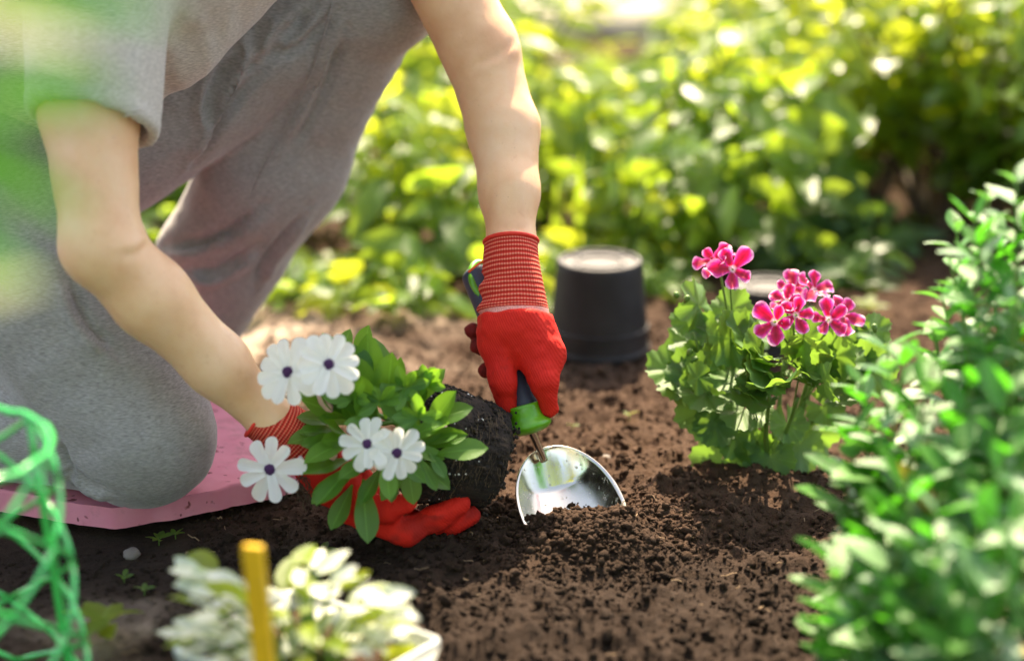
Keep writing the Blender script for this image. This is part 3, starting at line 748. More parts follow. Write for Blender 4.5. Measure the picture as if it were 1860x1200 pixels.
def hair_fn(X, Y, Z):
    sx = hz_n.cross(fe_).normalized()
    h = union(X, Y, Z, [(head - hz_n * 0.012 + fe_ * 0.012, head - hz_n * 0.02 - fe_ * 0.01, 0.092, 0.090), (head - hz_n * 0.10 + fe_ * 0.01, head - hz_n * 0.115, 0.036, 0.03)], 0.02)
    c = head + hz_n * 0.03
    face = (X - c.x) * (hz_n.x - fe_.x * .35) + (Y - c.y) * (hz_n.y - fe_.y * .35) + (Z - c.z) * (hz_n.z - fe_.z * .35)
    return smax(h, face, 0.01)
V, F = surface(hair_fn, tuple(head - Vector((0.22, 0.2, 0.15))), tuple(head + Vector((0.15, 0.17, 0.2))), 0.006)
V += vnormals(V, F) * (0.003 * np.sin(V[:, 1] * 260 + 3 * fbm(V[:, 0] * 20, V[:, 1] * 20, V[:, 2] * 20, 2, 5)))[:, None]
obj('hair', mesh_arr('hair', V, F), M['hair'], person)
def shoe(a, b, r):
    def fn(X, Y, Z):
        d = union(X, Y, Z, [(a, a + (b - a) * 0.25, r, r * 0.95), (a, b, r * 0.9, r * 0.72), (b, b, r * 0.74, r * 0.74)], 0.03)
        return d
    lo = [min(a[i], b[i]) - r - 0.01 for i in range(3)]; hi = [max(a[i], b[i]) + r + 0.01 for i in range(3)]
    V, F = surface(fn, lo, hi, 0.006); obj('shoe', mesh_arr('shoe', V, F), M['shoe'], person)
shoe(Vector((ank_f.x - 0.02, ank_f.y + 0.02, 0.045)), Vector((ank_f.x + 0.0, ank_f.y + 0.17, 0.035)), 0.042)
shoe(Vector((ank_n.x, ank_n.y, 0.075)), Vector((ank_n.x - 0.12, ank_n.y + 0.02, 0.05)), 0.042)

# gloves
def cuff_loft(name, path, rx, ry, parent, rows=44, sides=56, wrink=None, side=Vector((0, 1, 0))):
    path = catmull(path, 12); n = len(path); rx = np.interp(np.linspace(0, 1, n), np.linspace(0, 1, len(rx)), rx); ry = np.interp(np.linspace(0, 1, n), np.linspace(0, 1, len(ry)), ry)
    T = np.gradient(path, axis=0); T /= np.linalg.norm(T, axis=1)[:, None]; V = []; U = []
    for i in range(n):
        B = np.array(side) - T[i] * np.dot(T[i], np.array(side)); B /= np.linalg.norm(B); A = np.cross(B, T[i])
        for k in range(sides + 1):
            a = 2 * PI * k / sides; e = wrink(i / (n - 1), a) if wrink else 0
            V.append(path[i] + A * (rx[i] + e) * math.cos(a) + B * (ry[i] + e) * math.sin(a)); U.append((k / sides, i / (n - 1)))
    s = sides + 1
    F = [(i * s + k, i * s + k + 1, (i + 1) * s + k + 1, (i + 1) * s + k) for i in range(n - 1) for k in range(sides)]
    return V, F, U, path
# -- hand on the trowel
GF_P = [(P(931, 555, 0.136), P(934, 590, 0.124), 0.0345, 0.0345), (P(934, 590, 0.124), P(968, 635, 0.118), 0.0340, 0.0250), (P(915, 570, 0.128), P(898, 625, 0.114), 0.0260, 0.0165), (P(975, 590, 0.128), P(1003, 640, 0.116), 0.0190, 0.0140)]
IDX = [(P(1003, 642, 0.112), P(987, 695, 0.092), 0.0140, 0.0140), (P(987, 695, 0.092), P(998, 742, 0.092), 0.0135, 0.0098)]
IDX2 = [(P(962, 630, 0.108), P(984, 690, 0.093), 0.020, 0.0125)]
THB = [(P(898, 610, 0.112), P(913, 690, 0.092), 0.0175, 0.0145), (P(913, 690, 0.092), P(920, 738, 0.092), 0.0142, 0.0118)]
CURL = []
for a, m_, tip in (((985, 615, .15), (925, 620, .200), (858, 600, .165)), ((985, 640, .15), (930, 650, .190), (868, 628, .160)), ((980, 665, .145), (935, 675, .175), (883, 672, .145))):
    CURL += [(P(*a), P(*m_), 0.0125, 0.0115), (P(*m_), P(*tip), 0.0115, 0.0095)]
def cut_plane(X, Y, Z, p, to):
    n = (to - p).normalized(); return (X - p.x) * n.x + (Y - p.y) * n.y + (Z - p.z) * n.z
def glove_f_fn(X, Y, Z):
    d = union(X, Y, Z, GF_P, 0.014)
    d = smin(d, union(X, Y, Z, IDX, 0.008), 0.010); d = smin(d, union(X, Y, Z, IDX2, 0.008), 0.010); d = smin(d, union(X, Y, Z, THB, 0.008), 0.009)
    e = None
    for i in range(0, len(CURL), 2):
        c = union(X, Y, Z, CURL[i:i + 2], 0.01); e = c if e is None else smin(e, c, 0.004)
    d = smin(d, e, 0.006)
    return smax(d, cut_plane(X, Y, Z, P(933, 571, 0.1325), P(931, 515, 0.147)), 0.003)
V, F = surface(glove_f_fn, (-0.09, 0.04, 0.06), (0.085, 0.25, 0.29), 0.0021)
X, Y, Z = V.T.astype(np.float32)
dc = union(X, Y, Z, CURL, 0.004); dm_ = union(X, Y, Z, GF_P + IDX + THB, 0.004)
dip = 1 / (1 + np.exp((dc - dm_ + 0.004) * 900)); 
V += vnormals(V, F) * (0.0017 * fbm(V[:, 0] * 60, V[:, 1] * 60, V[:, 2] * 60, 3, 33))[:, None]
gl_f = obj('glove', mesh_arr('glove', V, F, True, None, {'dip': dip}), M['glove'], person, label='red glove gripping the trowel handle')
def wr1(t, a):
    s = max(0, math.cos(a)); return s * s * 0.0028 * (math.sin(t * 26) if 0.35 < t < 0.95 else 0) + 0.0006 * math.sin(a * 3 + t * 5)
cp = [P(928, 438, 0.170), P(929, 475, 0.158), P(931, 515, 0.147), P(932, 556, 0.136), P(933, 578, 0.130)]
Vc, Fc, Uc, pth = cuff_loft('cuff', cp, [0.0290, 0.0306, 0.0335, 0.0372, 0.0385], [0.0300, 0.031, 0.0325, 0.035, 0.0365], gl_f, wrink=wr1)
nb = int(len(Fc) * 0.84); s_ = 57
obj('cuff', pyd('cuff', Vc, Fc[:nb], Uc, M['knit']), None, gl_f)
obj('cuff_band', pyd('cuff_band', Vc, Fc[nb:], Uc, M['band']), None, gl_f)
tube('rolled_edge', np.array(Vc[:56]), 0.0022, M['red'], gl_f, 8, closed=True)
tube('loose_thread', catmull([P(884, 470, 0.155), P(866, 482, 0.150), P(851, 494, 0.150)], 6), 0.0013, M['orange'], gl_f, 6)
# -- hand under the daisy plant
GN_P = [(P(548, 806, 0.016), P(605, 862, 0.012), 0.0255, 0.0290), (P(605, 862, 0.012), P(670, 925, 0.002), 0.0290, 0.0210), (P(600, 840, 0.035), P(665, 900, 0.035), 0.024, 0.022)]
GN_F = [[(P(640, 928, -0.010), P(735, 966, -0.014), 0.0150, 0.0148), (P(735, 966, -0.014), P(790, 942, -0.004), 0.0142, 0.0125), (P(790, 942, -0.004), P(838, 914, 0.008), 0.0125, 0.0105)],
        [(P(680, 930, 0.008), P(765, 966, 0.008), 0.0140, 0.0135), (P(765, 966, 0.008), P(815, 950, 0.014), 0.0130, 0.0120), (P(815, 950, 0.014), P(858, 936, 0.022), 0.0120, 0.0105)],
        [(P(670, 905, 0.03), P(750, 945, 0.04), 0.013, 0.012), (P(750, 945, 0.04), P(820, 955, 0.05), 0.012, 0.010)],
        [(P(660, 890, 0.05), P(740, 930, 0.07), 0.012, 0.011), (P(740, 930, 0.07), P(800, 945, 0.085), 0.011, 0.010)]]
GN_T = [(P(600, 850, -0.005), P(655, 912, -0.020), 0.0165, 0.0145), (P(655, 912, -0.020), P(705, 925, -0.024), 0.0140, 0.0125), (P(705, 925, -0.024), P(741, 912, -0.022), 0.0120, 0.0098)]
def glove_n_fn(X, Y, Z):
    d = union(X, Y, Z, GN_P, 0.015)
    for f in GN_F: d = smin(d, union(X, Y, Z, f, 0.008), 0.008)
    return smax(smin(d, union(X, Y, Z, GN_T, 0.008), 0.009), cut_plane(X, Y, Z, P(556, 813, 0.016), P(530, 790, 0.015)), 0.003)
V, F = surface(glove_n_fn, (-0.27, -0.08, -0.03), (0.0, 0.13, 0.15), 0.0024)
V += vnormals(V, F) * (0.0017 * fbm(V[:, 0] * 60, V[:, 1] * 60, V[:, 2] * 60, 3, 35))[:, None]
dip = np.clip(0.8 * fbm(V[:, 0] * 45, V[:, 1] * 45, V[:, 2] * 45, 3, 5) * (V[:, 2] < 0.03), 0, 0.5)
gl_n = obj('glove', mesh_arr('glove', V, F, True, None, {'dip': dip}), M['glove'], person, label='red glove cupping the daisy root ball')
cp = [P(470, 752, 0.0125), P(500, 770, 0.012), P(530, 790, 0.015), P(566, 822, 0.016)]
Vc, Fc, Uc, pth = cuff_loft('cuff', cp, [0.0262, 0.0275, 0.0295, 0.0305], [0.0268, 0.028, 0.0298, 0.0305], gl_n, wrink=lambda t, a: 0.0008 * math.sin(a * 4 + t * 9))
obj('cuff', pyd('cuff', Vc, Fc, Uc, M['knit']), None, gl_n)
tube('rolled_edge', np.array(Vc[:56]), 0.0020, M['red'], gl_n, 8, closed=True)

# ------------------------------------------------------------------ kneeling mat
def mat_pad():
    o3 = [G(-160, 905), G(205, 966), G(320, 945), G(420, 925), G(556, 893), G(470, 760), G(60, 770)]
    pts = [(p.x, p.y) for p in o3]; H = 0.026
    for _ in range(2): pts = [(a[0] + (b[0] - a[0]) * f, a[1] + (b[1] - a[1]) * f) for a, b in zip(pts, pts[1:] + pts[:1]) for f in (.12, .88)]
    cx = sum(p[0] for p in pts) / len(pts); cy = sum(p[1] for p in pts) / len(pts)
    # resample outline
    out = []
    for i in range(len(pts)):
        a, b = pts[i], pts[(i + 1) % len(pts)]; n = max(2, int(math.hypot(b[0] - a[0], b[1] - a[1]) / 0.006))
        out += [(a[0] + (b[0] - a[0]) * k / n, a[1] + (b[1] - a[1]) * k / n) for k in range(n)]
    O = np.array(out); O = O + 0.0022 * np.stack([fbm(O[:, 0] * 60, O[:, 1] * 60, 0 * O[:, 0], 3, 3), fbm(O[:, 0] * 60, O[:, 1] * 60, 0 * O[:, 0], 3, 7)], 1)
    C = np.array([cx, cy]); n = len(O); V = []; rings = []
    for (f, z) in ((1.0, 0.0), (1.0, H * 0.5), (1.0, H - 0.005), (0.998, H - 0.002), (0.990, H)) + tuple((1 - k / 40, H) for k in range(1, 40)):
        R = C + (O - C) * f; zz = np.full(n, z)
        if z == H:
            dk = np.hypot(R[:, 0] - knee_n.x, R[:, 1] - knee_n.y); zz = zz - 0.006 * np.exp(-(dk / 0.07) ** 2) + 0.0008 * fbm(R[:, 0] * 30, R[:, 1] * 30, 0 * dk, 3, 6)
        V.append(np.stack([R[:, 0], R[:, 1], zz + 0.002], 1))
    m = len(V); V = np.concatenate(V); F = [(i * n + k, i * n + (k + 1) % n, (i + 1) * n + (k + 1) % n, (i + 1) * n + k) for i in range(m - 1) for k in range(n)]
    o = obj('kneeling_mat', mesh_arr('kneeling_mat', V, F), M['foam'], None, 'thick pink foam kneeling mat with pitted surface under the knee', 'mat')
    sharpen(o, 75)
mat_pad()

# ------------------------------------------------------------------ trowel
def build_trowel():
    a = P(972, 800, 0.098); e = P(858, 488, 0.205); c = P(962, 762, 0.104)
    t = thing('trowel', 'steel hand trowel with green and dark handle stuck in the soil', 'trowel', tuple(a))
    off = np.array(a)
    # handle from collar to the end
    hp = catmull([np.array(P(958, 750, 0.094)), np.array(P(938, 690, 0.124)), np.array(P(905, 600, 0.160)), np.array(P(876, 525, 0.190)), np.array(e)], 8)
    s = np.linspace(0, 1, len(hp)); rad = 0.0140 + 0.0035 * np.sin(s * PI) + 0.001 * np.sin(s * 9)
    rad[-1] *= 0.5; rad[-2] *= 0.85; rad[0] *= 0.9
    h = tube('handle', hp, rad, M['navy'], t, 24, off=off)
    # green end loop
    d = np.array(e) - np.array(P(905, 600, 0.160)); d /= np.linalg.norm(d)
    c0 = np.array(P(868, 510, 0.196)); side = np.array([1.0, 0, 0]); side -= d * side.dot(d); side /= np.linalg.norm(side)
    loop = [c0 - d * 0.014 - side * 0.002 + np.array([0, -0.014, 0]), c0 + d * 0.004 - side * 0.004 + np.array([0, -0.016, 0]), c0 + d * 0.018 + np.array([0, -0.010, 0]), c0 + d * 0.020 + side * 0.009 + np.array([0, -0.002, 0]), c0 + d * 0.008 + side * 0.016 + np.array([0, -0.004, 0]), c0 - d * 0.016 + side * 0.012 + np.array([0, -0.010, 0])]
    tube('hanging_loop', catmull(loop, 6), 0.0042, M['lime'], t, 10, off=off)
    # collar
    dirv = (np.array(P(958, 748, 0.107)) - np.array(a)); dirv /= np.linalg.norm(dirv)
    q = Vector(dirv).to_track_quat('Z', 'Y')
    prof = [(0.0, -0.006), (0.010, -0.006), (0.017, -0.0035), (0.0205, 0.0), (0.0208, 0.002), (0.0195, 0.0045), (0.0165, 0.0075), (0.0145, 0.012), (0.0140, 0.020), (0.0145, 0.023), (0.0, 0.023)]
    cl = lathe('collar', prof, M['lime'], t, 40); cl.location = Vector(np.array(P(961, 776, 0.086)) - off); cl.rotation_mode = 'QUATERNION'; cl.rotation_quaternion = q; cl.scale = (1.22, 1.22, 1.1)
    tube('shank', catmull([np.array(P(963, 778, 0.088)), np.array(P(976, 808, 0.090)), np.array(P(988, 836, 0.091))], 6), [0.0048] * 13, M['steel'], t, 16, off=off)
    # blade: dished scoop
    b0 = np.array(P(988, 816, 0.104)); b1 = np.array(G(1100, 996)) + np.array([0, 0, -0.034])
    A = b1 - b0; L = np.linalg.norm(A); A /= L
    S = np.array([1.0, 0.16, 0.10]); S -= A * S.dot(A); S /= np.linalg.norm(S); Nn = np.cross(S, A)
    if Nn[1] > 0: Nn = -Nn           # towards the camera
    ns, nq = 40, 28; V = []; U = []
    def hw(s):
        up = math.sqrt(max(0, 1 - (1 - min(1, s / 0.46)) ** 1.9)); dn = 1 if s < 0.5 else max(0.0, 1 - ((s - 0.5) / 0.5) ** 1.9)
        return 0.0560 * (0.02 + 0.98 * up) * (0.05 + 0.95 * dn) 
    for i in range(ns + 1):
        s = (i / ns) ** 1.25; wd = hw(s)
        for j in range(nq + 1):
            x = (j / nq * 2 - 1)
            dep = 0.026 * min(1, (s / 0.22)) ** 0.8 * (1 - 0.5 * max(0, s - 0.5))
            z = -dep * (1 - abs(x) ** 2.2) 
            V.append(b0 + A * (L * s) + S * (x * wd) + Nn * (z + 0.004)); U.append((j / nq, s))
    F = [(i * (nq + 1) + j, i * (nq + 1) + j + 1, (i + 1) * (nq + 1) + j + 1, (i + 1) * (nq + 1) + j) for i in range(ns) for j in range(nq)]
    me = pyd('blade', np.array(V) - off, F, np.array(U), M['blade'])
    bl = obj('blade', me, None, t)
    so = bl.modifiers.new('thickness', 'SOLIDIFY'); so.thickness = 0.0014; so.offset = 0
build_trowel()

# ------------------------------------------------------------------ daisy plant with its root ball
def frame_dir(u, v, y, u2, v2, y2): return (P(u2, v2, y2) - P(u, v, y))
def build_daisy():
    top = P(758, 800, 0.040); ax = Vector((0.84, 0.34, -0.34)).normalized()
    t = thing('daisy_plant', 'white flowering daisy plant with bare root ball held in the red glove', 'plant', tuple(top))
    # root ball
    prof = [(0.0, -0.006), (0.03, -0.004), (0.056, -0.001), (0.0665, 0.004), (0.0685, 0.012), (0.066, 0.035), (0.063, 0.06), (0.0595, 0.085), (0.056, 0.094), (0.030, 0.097), (0.0, 0.097)]
    pr = catmull([(r, 0, z) for r, z in prof], 3); prof = [(max(0, p[0]), p[2]) for p in pr]
    q = ax.to_track_quat('Z', 'Y')
    rb = lathe('root_ball', prof, M['roots'], t, 96, noise=0.0048); rb.rotation_mode = 'QUATERNION'; rb.rotation_quaternion = q; rb.location = (0, 0, 0); rb.scale = (.93, .93, .93)
    mb = MB()
    for k in range(520):
        a0 = random.uniform(0, 2 * PI); z0 = random.uniform(0.01, 0.09); pts = []
        n = 8; sl = random.uniform(-0.15, 0.35); st = random.uniform(0.03, 0.07)
        for i in range(n):
            z = min(0.094, max(0.006, z0 + sl * 0.05 * i / n)); a = a0 + st * i + 0.02 * math.sin(i * 1.7 + k)
            r = np.interp(z, [0.004, 0.012, 0.035, 0.06, 0.08, 0.094], [0.067, 0.0690, 0.0668, 0.0638, 0.0604, 0.056]) + random.uniform(-.0012, .0012)
            pts.append((r * math.cos(a), r * math.sin(a), z))
        mb.add(*tube_geo(pts, random.uniform(0.00012, 0.00034), 3, cap=False))
    ro = obj('roots', mb.mesh('roots'), M['fibre'], rb, kind='stuff')
    V0, F0 = ico_geo(0); Vs = []; Fs = []; n = 0
    for k in range(120):
        a = random.uniform(0, 2 * PI)
        if k % 2: z = random.uniform(0.0, 0.05); r = np.interp(z, [0, 0.012, 0.06], [0.064, 0.069, 0.064])
        else: r = random.uniform(0.02, 0.065); z = -0.004
        Vs.append(V0 * random.uniform(0.0008, 0.0018) + np.array((r * math.cos(a), r * math.sin(a), z))); Fs.append(F0 + n); n += 12
    cv = []; cf = []; cn = 0
    for k in range(900):
        a = random.uniform(0, 2 * PI); z = random.uniform(0.0, 0.094); r = float(np.interp(z, [0, 0.004, 0.012, 0.035, 0.06, 0.08, 0.094], [0.064, 0.067, 0.0690, 0.0668, 0.0638, 0.0604, 0.056]))
        if k % 4 == 0: r *= math.sqrt(random.random()); z = -0.003 if k % 8 else 0.097
        cv.append(V0 * RNG.uniform(.6, 1.3, (12, 3)) * random.uniform(.0012, .0034) + np.array((r * math.cos(a), r * math.sin(a), z))); cf.append(F0 + cn); cn += 12
    obj('compost_crumbs', mesh_arr('compost_crumbs', np.concatenate(cv), np.concatenate(cf), False), M['roots'], rb, kind='stuff')
    obj('perlite_specks', mesh_arr('perlite_specks', np.concatenate(Vs), np.concatenate(Fs)), M['perlite'], rb, kind='stuff')
    # leaves
    meshes = [pyd('leaf', *leaf_geo(1, wd, spat, 9, 4, fo, dr, cu, 0.03, 0, i), M['osteo']) for i, (wd, fo, dr, cu) in enumerate([(0.42, 0.25, 0.12, 0.05), (0.40, 0.3, -0.10, 0.0), (0.46, 0.2, 0.25, 0.05), (0.38, 0.35, 0.02, 0.12), (0.44, 0.15, 0.18, -0.05)])]
    base = top
    view = (CAM - top).normalized()
    def leaf_px(u0, v0, y0, u1, v1, y1, k=0, tilt=0.0):
        a, b = P(u0, v0, y0), P(u1, v1, y1); d = b - a
        nrm = (view * 0.65 + Vector((0, 0, 0.75)) + rv(0.35)).normalized()
        put('leaf', meshes[k % 5], t, basis(a, d, nrm, d.length), base)
    LV = [(700, 760, .03, 706, 640, .02), (672, 740, .03, 662, 605, .045), (720, 750, .03, 735, 655, .045), (690, 740, .05, 690, 622, .06), (655, 720, .05, 630, 640, .07), (645, 700, .05, 676, 590, .06), (620, 660, .06, 598, 598, .07), (618, 655, .06, 626, 600, .06),
          (752, 730, .03, 766, 672, .02), (760, 735, .03, 792, 675, .02), (775, 770, .02, 848, 735, .01), (770, 790, .015, 822, 715, .005), (765, 800, .01, 745, 745, .0), (790, 825, .0, 880, 805, -.01), (780, 820, .0, 815, 870, -.02), (762, 830, -.005, 795, 895, -.015),
          (740, 835, .0, 755, 920, -.02), (705, 850, .0, 715, 912, -.03), (690, 850, .0, 650, 915, -.035), (660, 870, -.01, 668, 985, -.045), (650, 850, .0, 560, 905, -.03), (640, 840, .0, 570, 920, -.04), (640, 830, .01, 555, 870, -.03), (640, 800, .01, 556, 825, -.03), (630, 790, .02, 570, 765, -.01),
          (640, 760, .02, 545, 730, .0), (640, 745, .02, 590, 690, .0), (650, 730, .03, 545, 705, .02), (690, 780, .01, 640, 705, -.01), (700, 790, .0, 640, 760, -.03), (700, 800, .0, 745, 770, -.03), (690, 800, -.01, 640, 850, -.04), (735, 800, .0, 790, 760, -.01), (745, 790, .0, 700, 700, .0), (725, 780, .02, 770, 700, .03), (665, 790, .01, 610, 720, .01), (680, 830, -.01, 615, 860, -.04), (700, 830, -.01, 705, 905, -.04), (720, 830, -.01, 770, 880, -.02), (735, 810, .0, 800, 840, .0), (650, 800, .02, 585, 800, -.01), (660, 760, .03, 600, 740, .02), (690, 760, .04, 640, 690, .05), (715, 755, .04, 750, 690, .05), (640, 880, .0, 600, 960, -.03), (620, 855, .0, 585, 915, -.02), (735, 850, .0, 690, 900, -.03), (650, 770, .03, 575, 745, .03), (630, 720, .05, 560, 690, .05), (700, 720, .05, 660, 650, .07)]
    for i, l in enumerate(LV):
        jt = lambda x, s: x + random.uniform(-s, s); l = (l[0], l[1], l[2] - .03, l[3], l[4], l[5] - .03)
        leaf_px(l[0], l[1], l[2], jt(l[3], 6), jt(l[4], 6), l[5], i * 3 + i // 4)
    for i in range(30):
        u = random.uniform(610, 770); v = random.uniform(720, 835); a = math.atan2(v - 800, u - 690) + random.uniform(-.4, .4)
        L = random.uniform(55, 100); leaf_px(u, v, -.01 + random.uniform(-.01, .02), u + math.cos(a) * L, v + math.sin(a) * L - 18, -.022 + random.uniform(-.02, .02), i)
    # bright young rosettes
    for (u, v, y) in ((640, 725, -0.04), (735, 705, -0.02), (770, 700, -.015), (760, 760, -0.045), (690, 730, -.03)):
        c = P(u, v, y)
        for k in range(7):
            a = 2 * PI * k / 7 + random.uniform(-.3, .3); d = (Vector((math.cos(a), -0.35, 0.55 + math.sin(a) * 0.75))).normalized()
            put('leaf', meshes[k % 5], t, basis(c, d, view + rv(.2), random.uniform(0.016, 0.030)), base)
    # stems
    crown = [P(690, 770, .03), P(640, 735, .03), P(655, 830, .0), P(745, 790, .01), P(620, 880, -.01), P(700, 850, -.005), P(650, 690, .05), P(760, 725, .02)]
    for c in crown:
        st = top + ax * 0.003 + rv(0.012)
        tube('stem', catmull([st, st.lerp(c, 0.5) + Vector((0, 0, 0.006)), c], 5), [0.0026] * 10 + [0.0016], M['stem'], t, 7, off=top)
    # flowers
    pm = [pyd('petal', *leaf_geo(1, wd, strap, 9, 4, fo, dr, 0, 0.04, 0, i, True), M['petal']) for i, (wd, fo, dr) in enumerate([(0.50, 0.30, 0.10), (0.54, 0.22, 0.24), (0.47, 0.4, 0.0)])]
    eyeV, eyeF = ico_geo(2); eyeV = eyeV * np.array([1, 1, 0.55]); eyeV = eyeV * (1 + 0.12 * RNG.uniform(-1, 1, (len(eyeV), 1)))
    eyem = mesh_arr('disc', eyeV, eyeF); eyem.materials.append(M['eye'])
    for (u, v, y, r, nrm, npet) in ((524, 676, -.050, 0.0340, (-0.30, -0.75, 0.42), 11), (597, 662, -0.072, 0.0315, (0.12, -0.85, 0.45), 12), (668, 806, -0.070, 0.0270, (-0.25, -0.85, 0.45), 10), (721, 822, -0.075, 0.0265, (0.08, -0.92, 0.30), 11), (491, 852, -0.050, 0.0340, (-0.18, -0.85, 0.32), 9)):
        c = P(u, v, y); nrm = Vector(nrm).normalized(); f = sub_empty('flower', t, tuple(c - base))
        xa = nrm.cross(Vector((0.1, 0.2, 1))).normalized(); ya = nrm.cross(xa)
        a0 = random.uniform(0, 1)
        for k in range(npet):
            a = a0 + 2 * PI * k / npet + random.uniform(-.07, .07); d = xa * math.cos(a) + ya * math.sin(a)
            d2 = (d + nrm * random.uniform(0.05, 0.28)).normalized()
            s = r * random.uniform(0.88, 1.04)
            put('petal', pm[k % 3], f, basis(c + d * r * 0.06 + nrm * (0.0006 * (k % 3)), d2, nrm, s), c)
        e = bpy.data.objects.new('disc', eyem); COL.objects.link(e); e.parent = f; e.location = nrm * 0.0018; e.rotation_mode = 'QUATERNION'; e.rotation_quaternion = nrm.to_track_quat('Z', 'Y'); e.scale = (r * random.uniform(.165, .195),) * 3
        st = P(u * 0.55 + 690 * 0.45, v * 0.55 + 800 * 0.45, 0.02)
        tube('flower_stem', catmull([c - nrm * 0.003, c - nrm * 0.02, st], 5), 0.0013, M['stem'], f, 6, off=c)
    # spent bloom and buds
    for (u, v, y, u2, v2, mt) in ((575, 712, -0.02, 603, 748, 'bud'), (598, 800, -0.03, 606, 836, 'bud'), (545, 828, -.04, 548, 862, 'petal'), (800, 795, .0, 806, 768, 'bud')):
        a, b = P(u, v, y), P(u2, v2, y); m = [a, a.lerp(b, .35), a.lerp(b, .7), b]
        tube('bud', catmull(m, 4), np.interp(np.linspace(0, 1, 13), [0, .35, .8, 1], [0.0015, 0.0058, 0.005, 0.001]), M[mt], t, 10, off=base)
    # torn fine roots dangling by the near flower
    mb = MB()
    for k in range(16):
        p = P(548 + random.uniform(-8, 8), 862 + random.uniform(-6, 6), -0.03); pts = [p]
        for i in range(5): p = p + Vector((random.uniform(-.006, .006), random.uniform(-.003, .003), random.uniform(-.011, -.001))); pts.append(p)
        mb.add(*tube_geo(catmull(pts, 3), 0.00045, 4, cap=False))
    obj('dangling_roots', mb.mesh('dangling_roots', off=base), M['twig'], t, kind='stuff')
build_daisy()

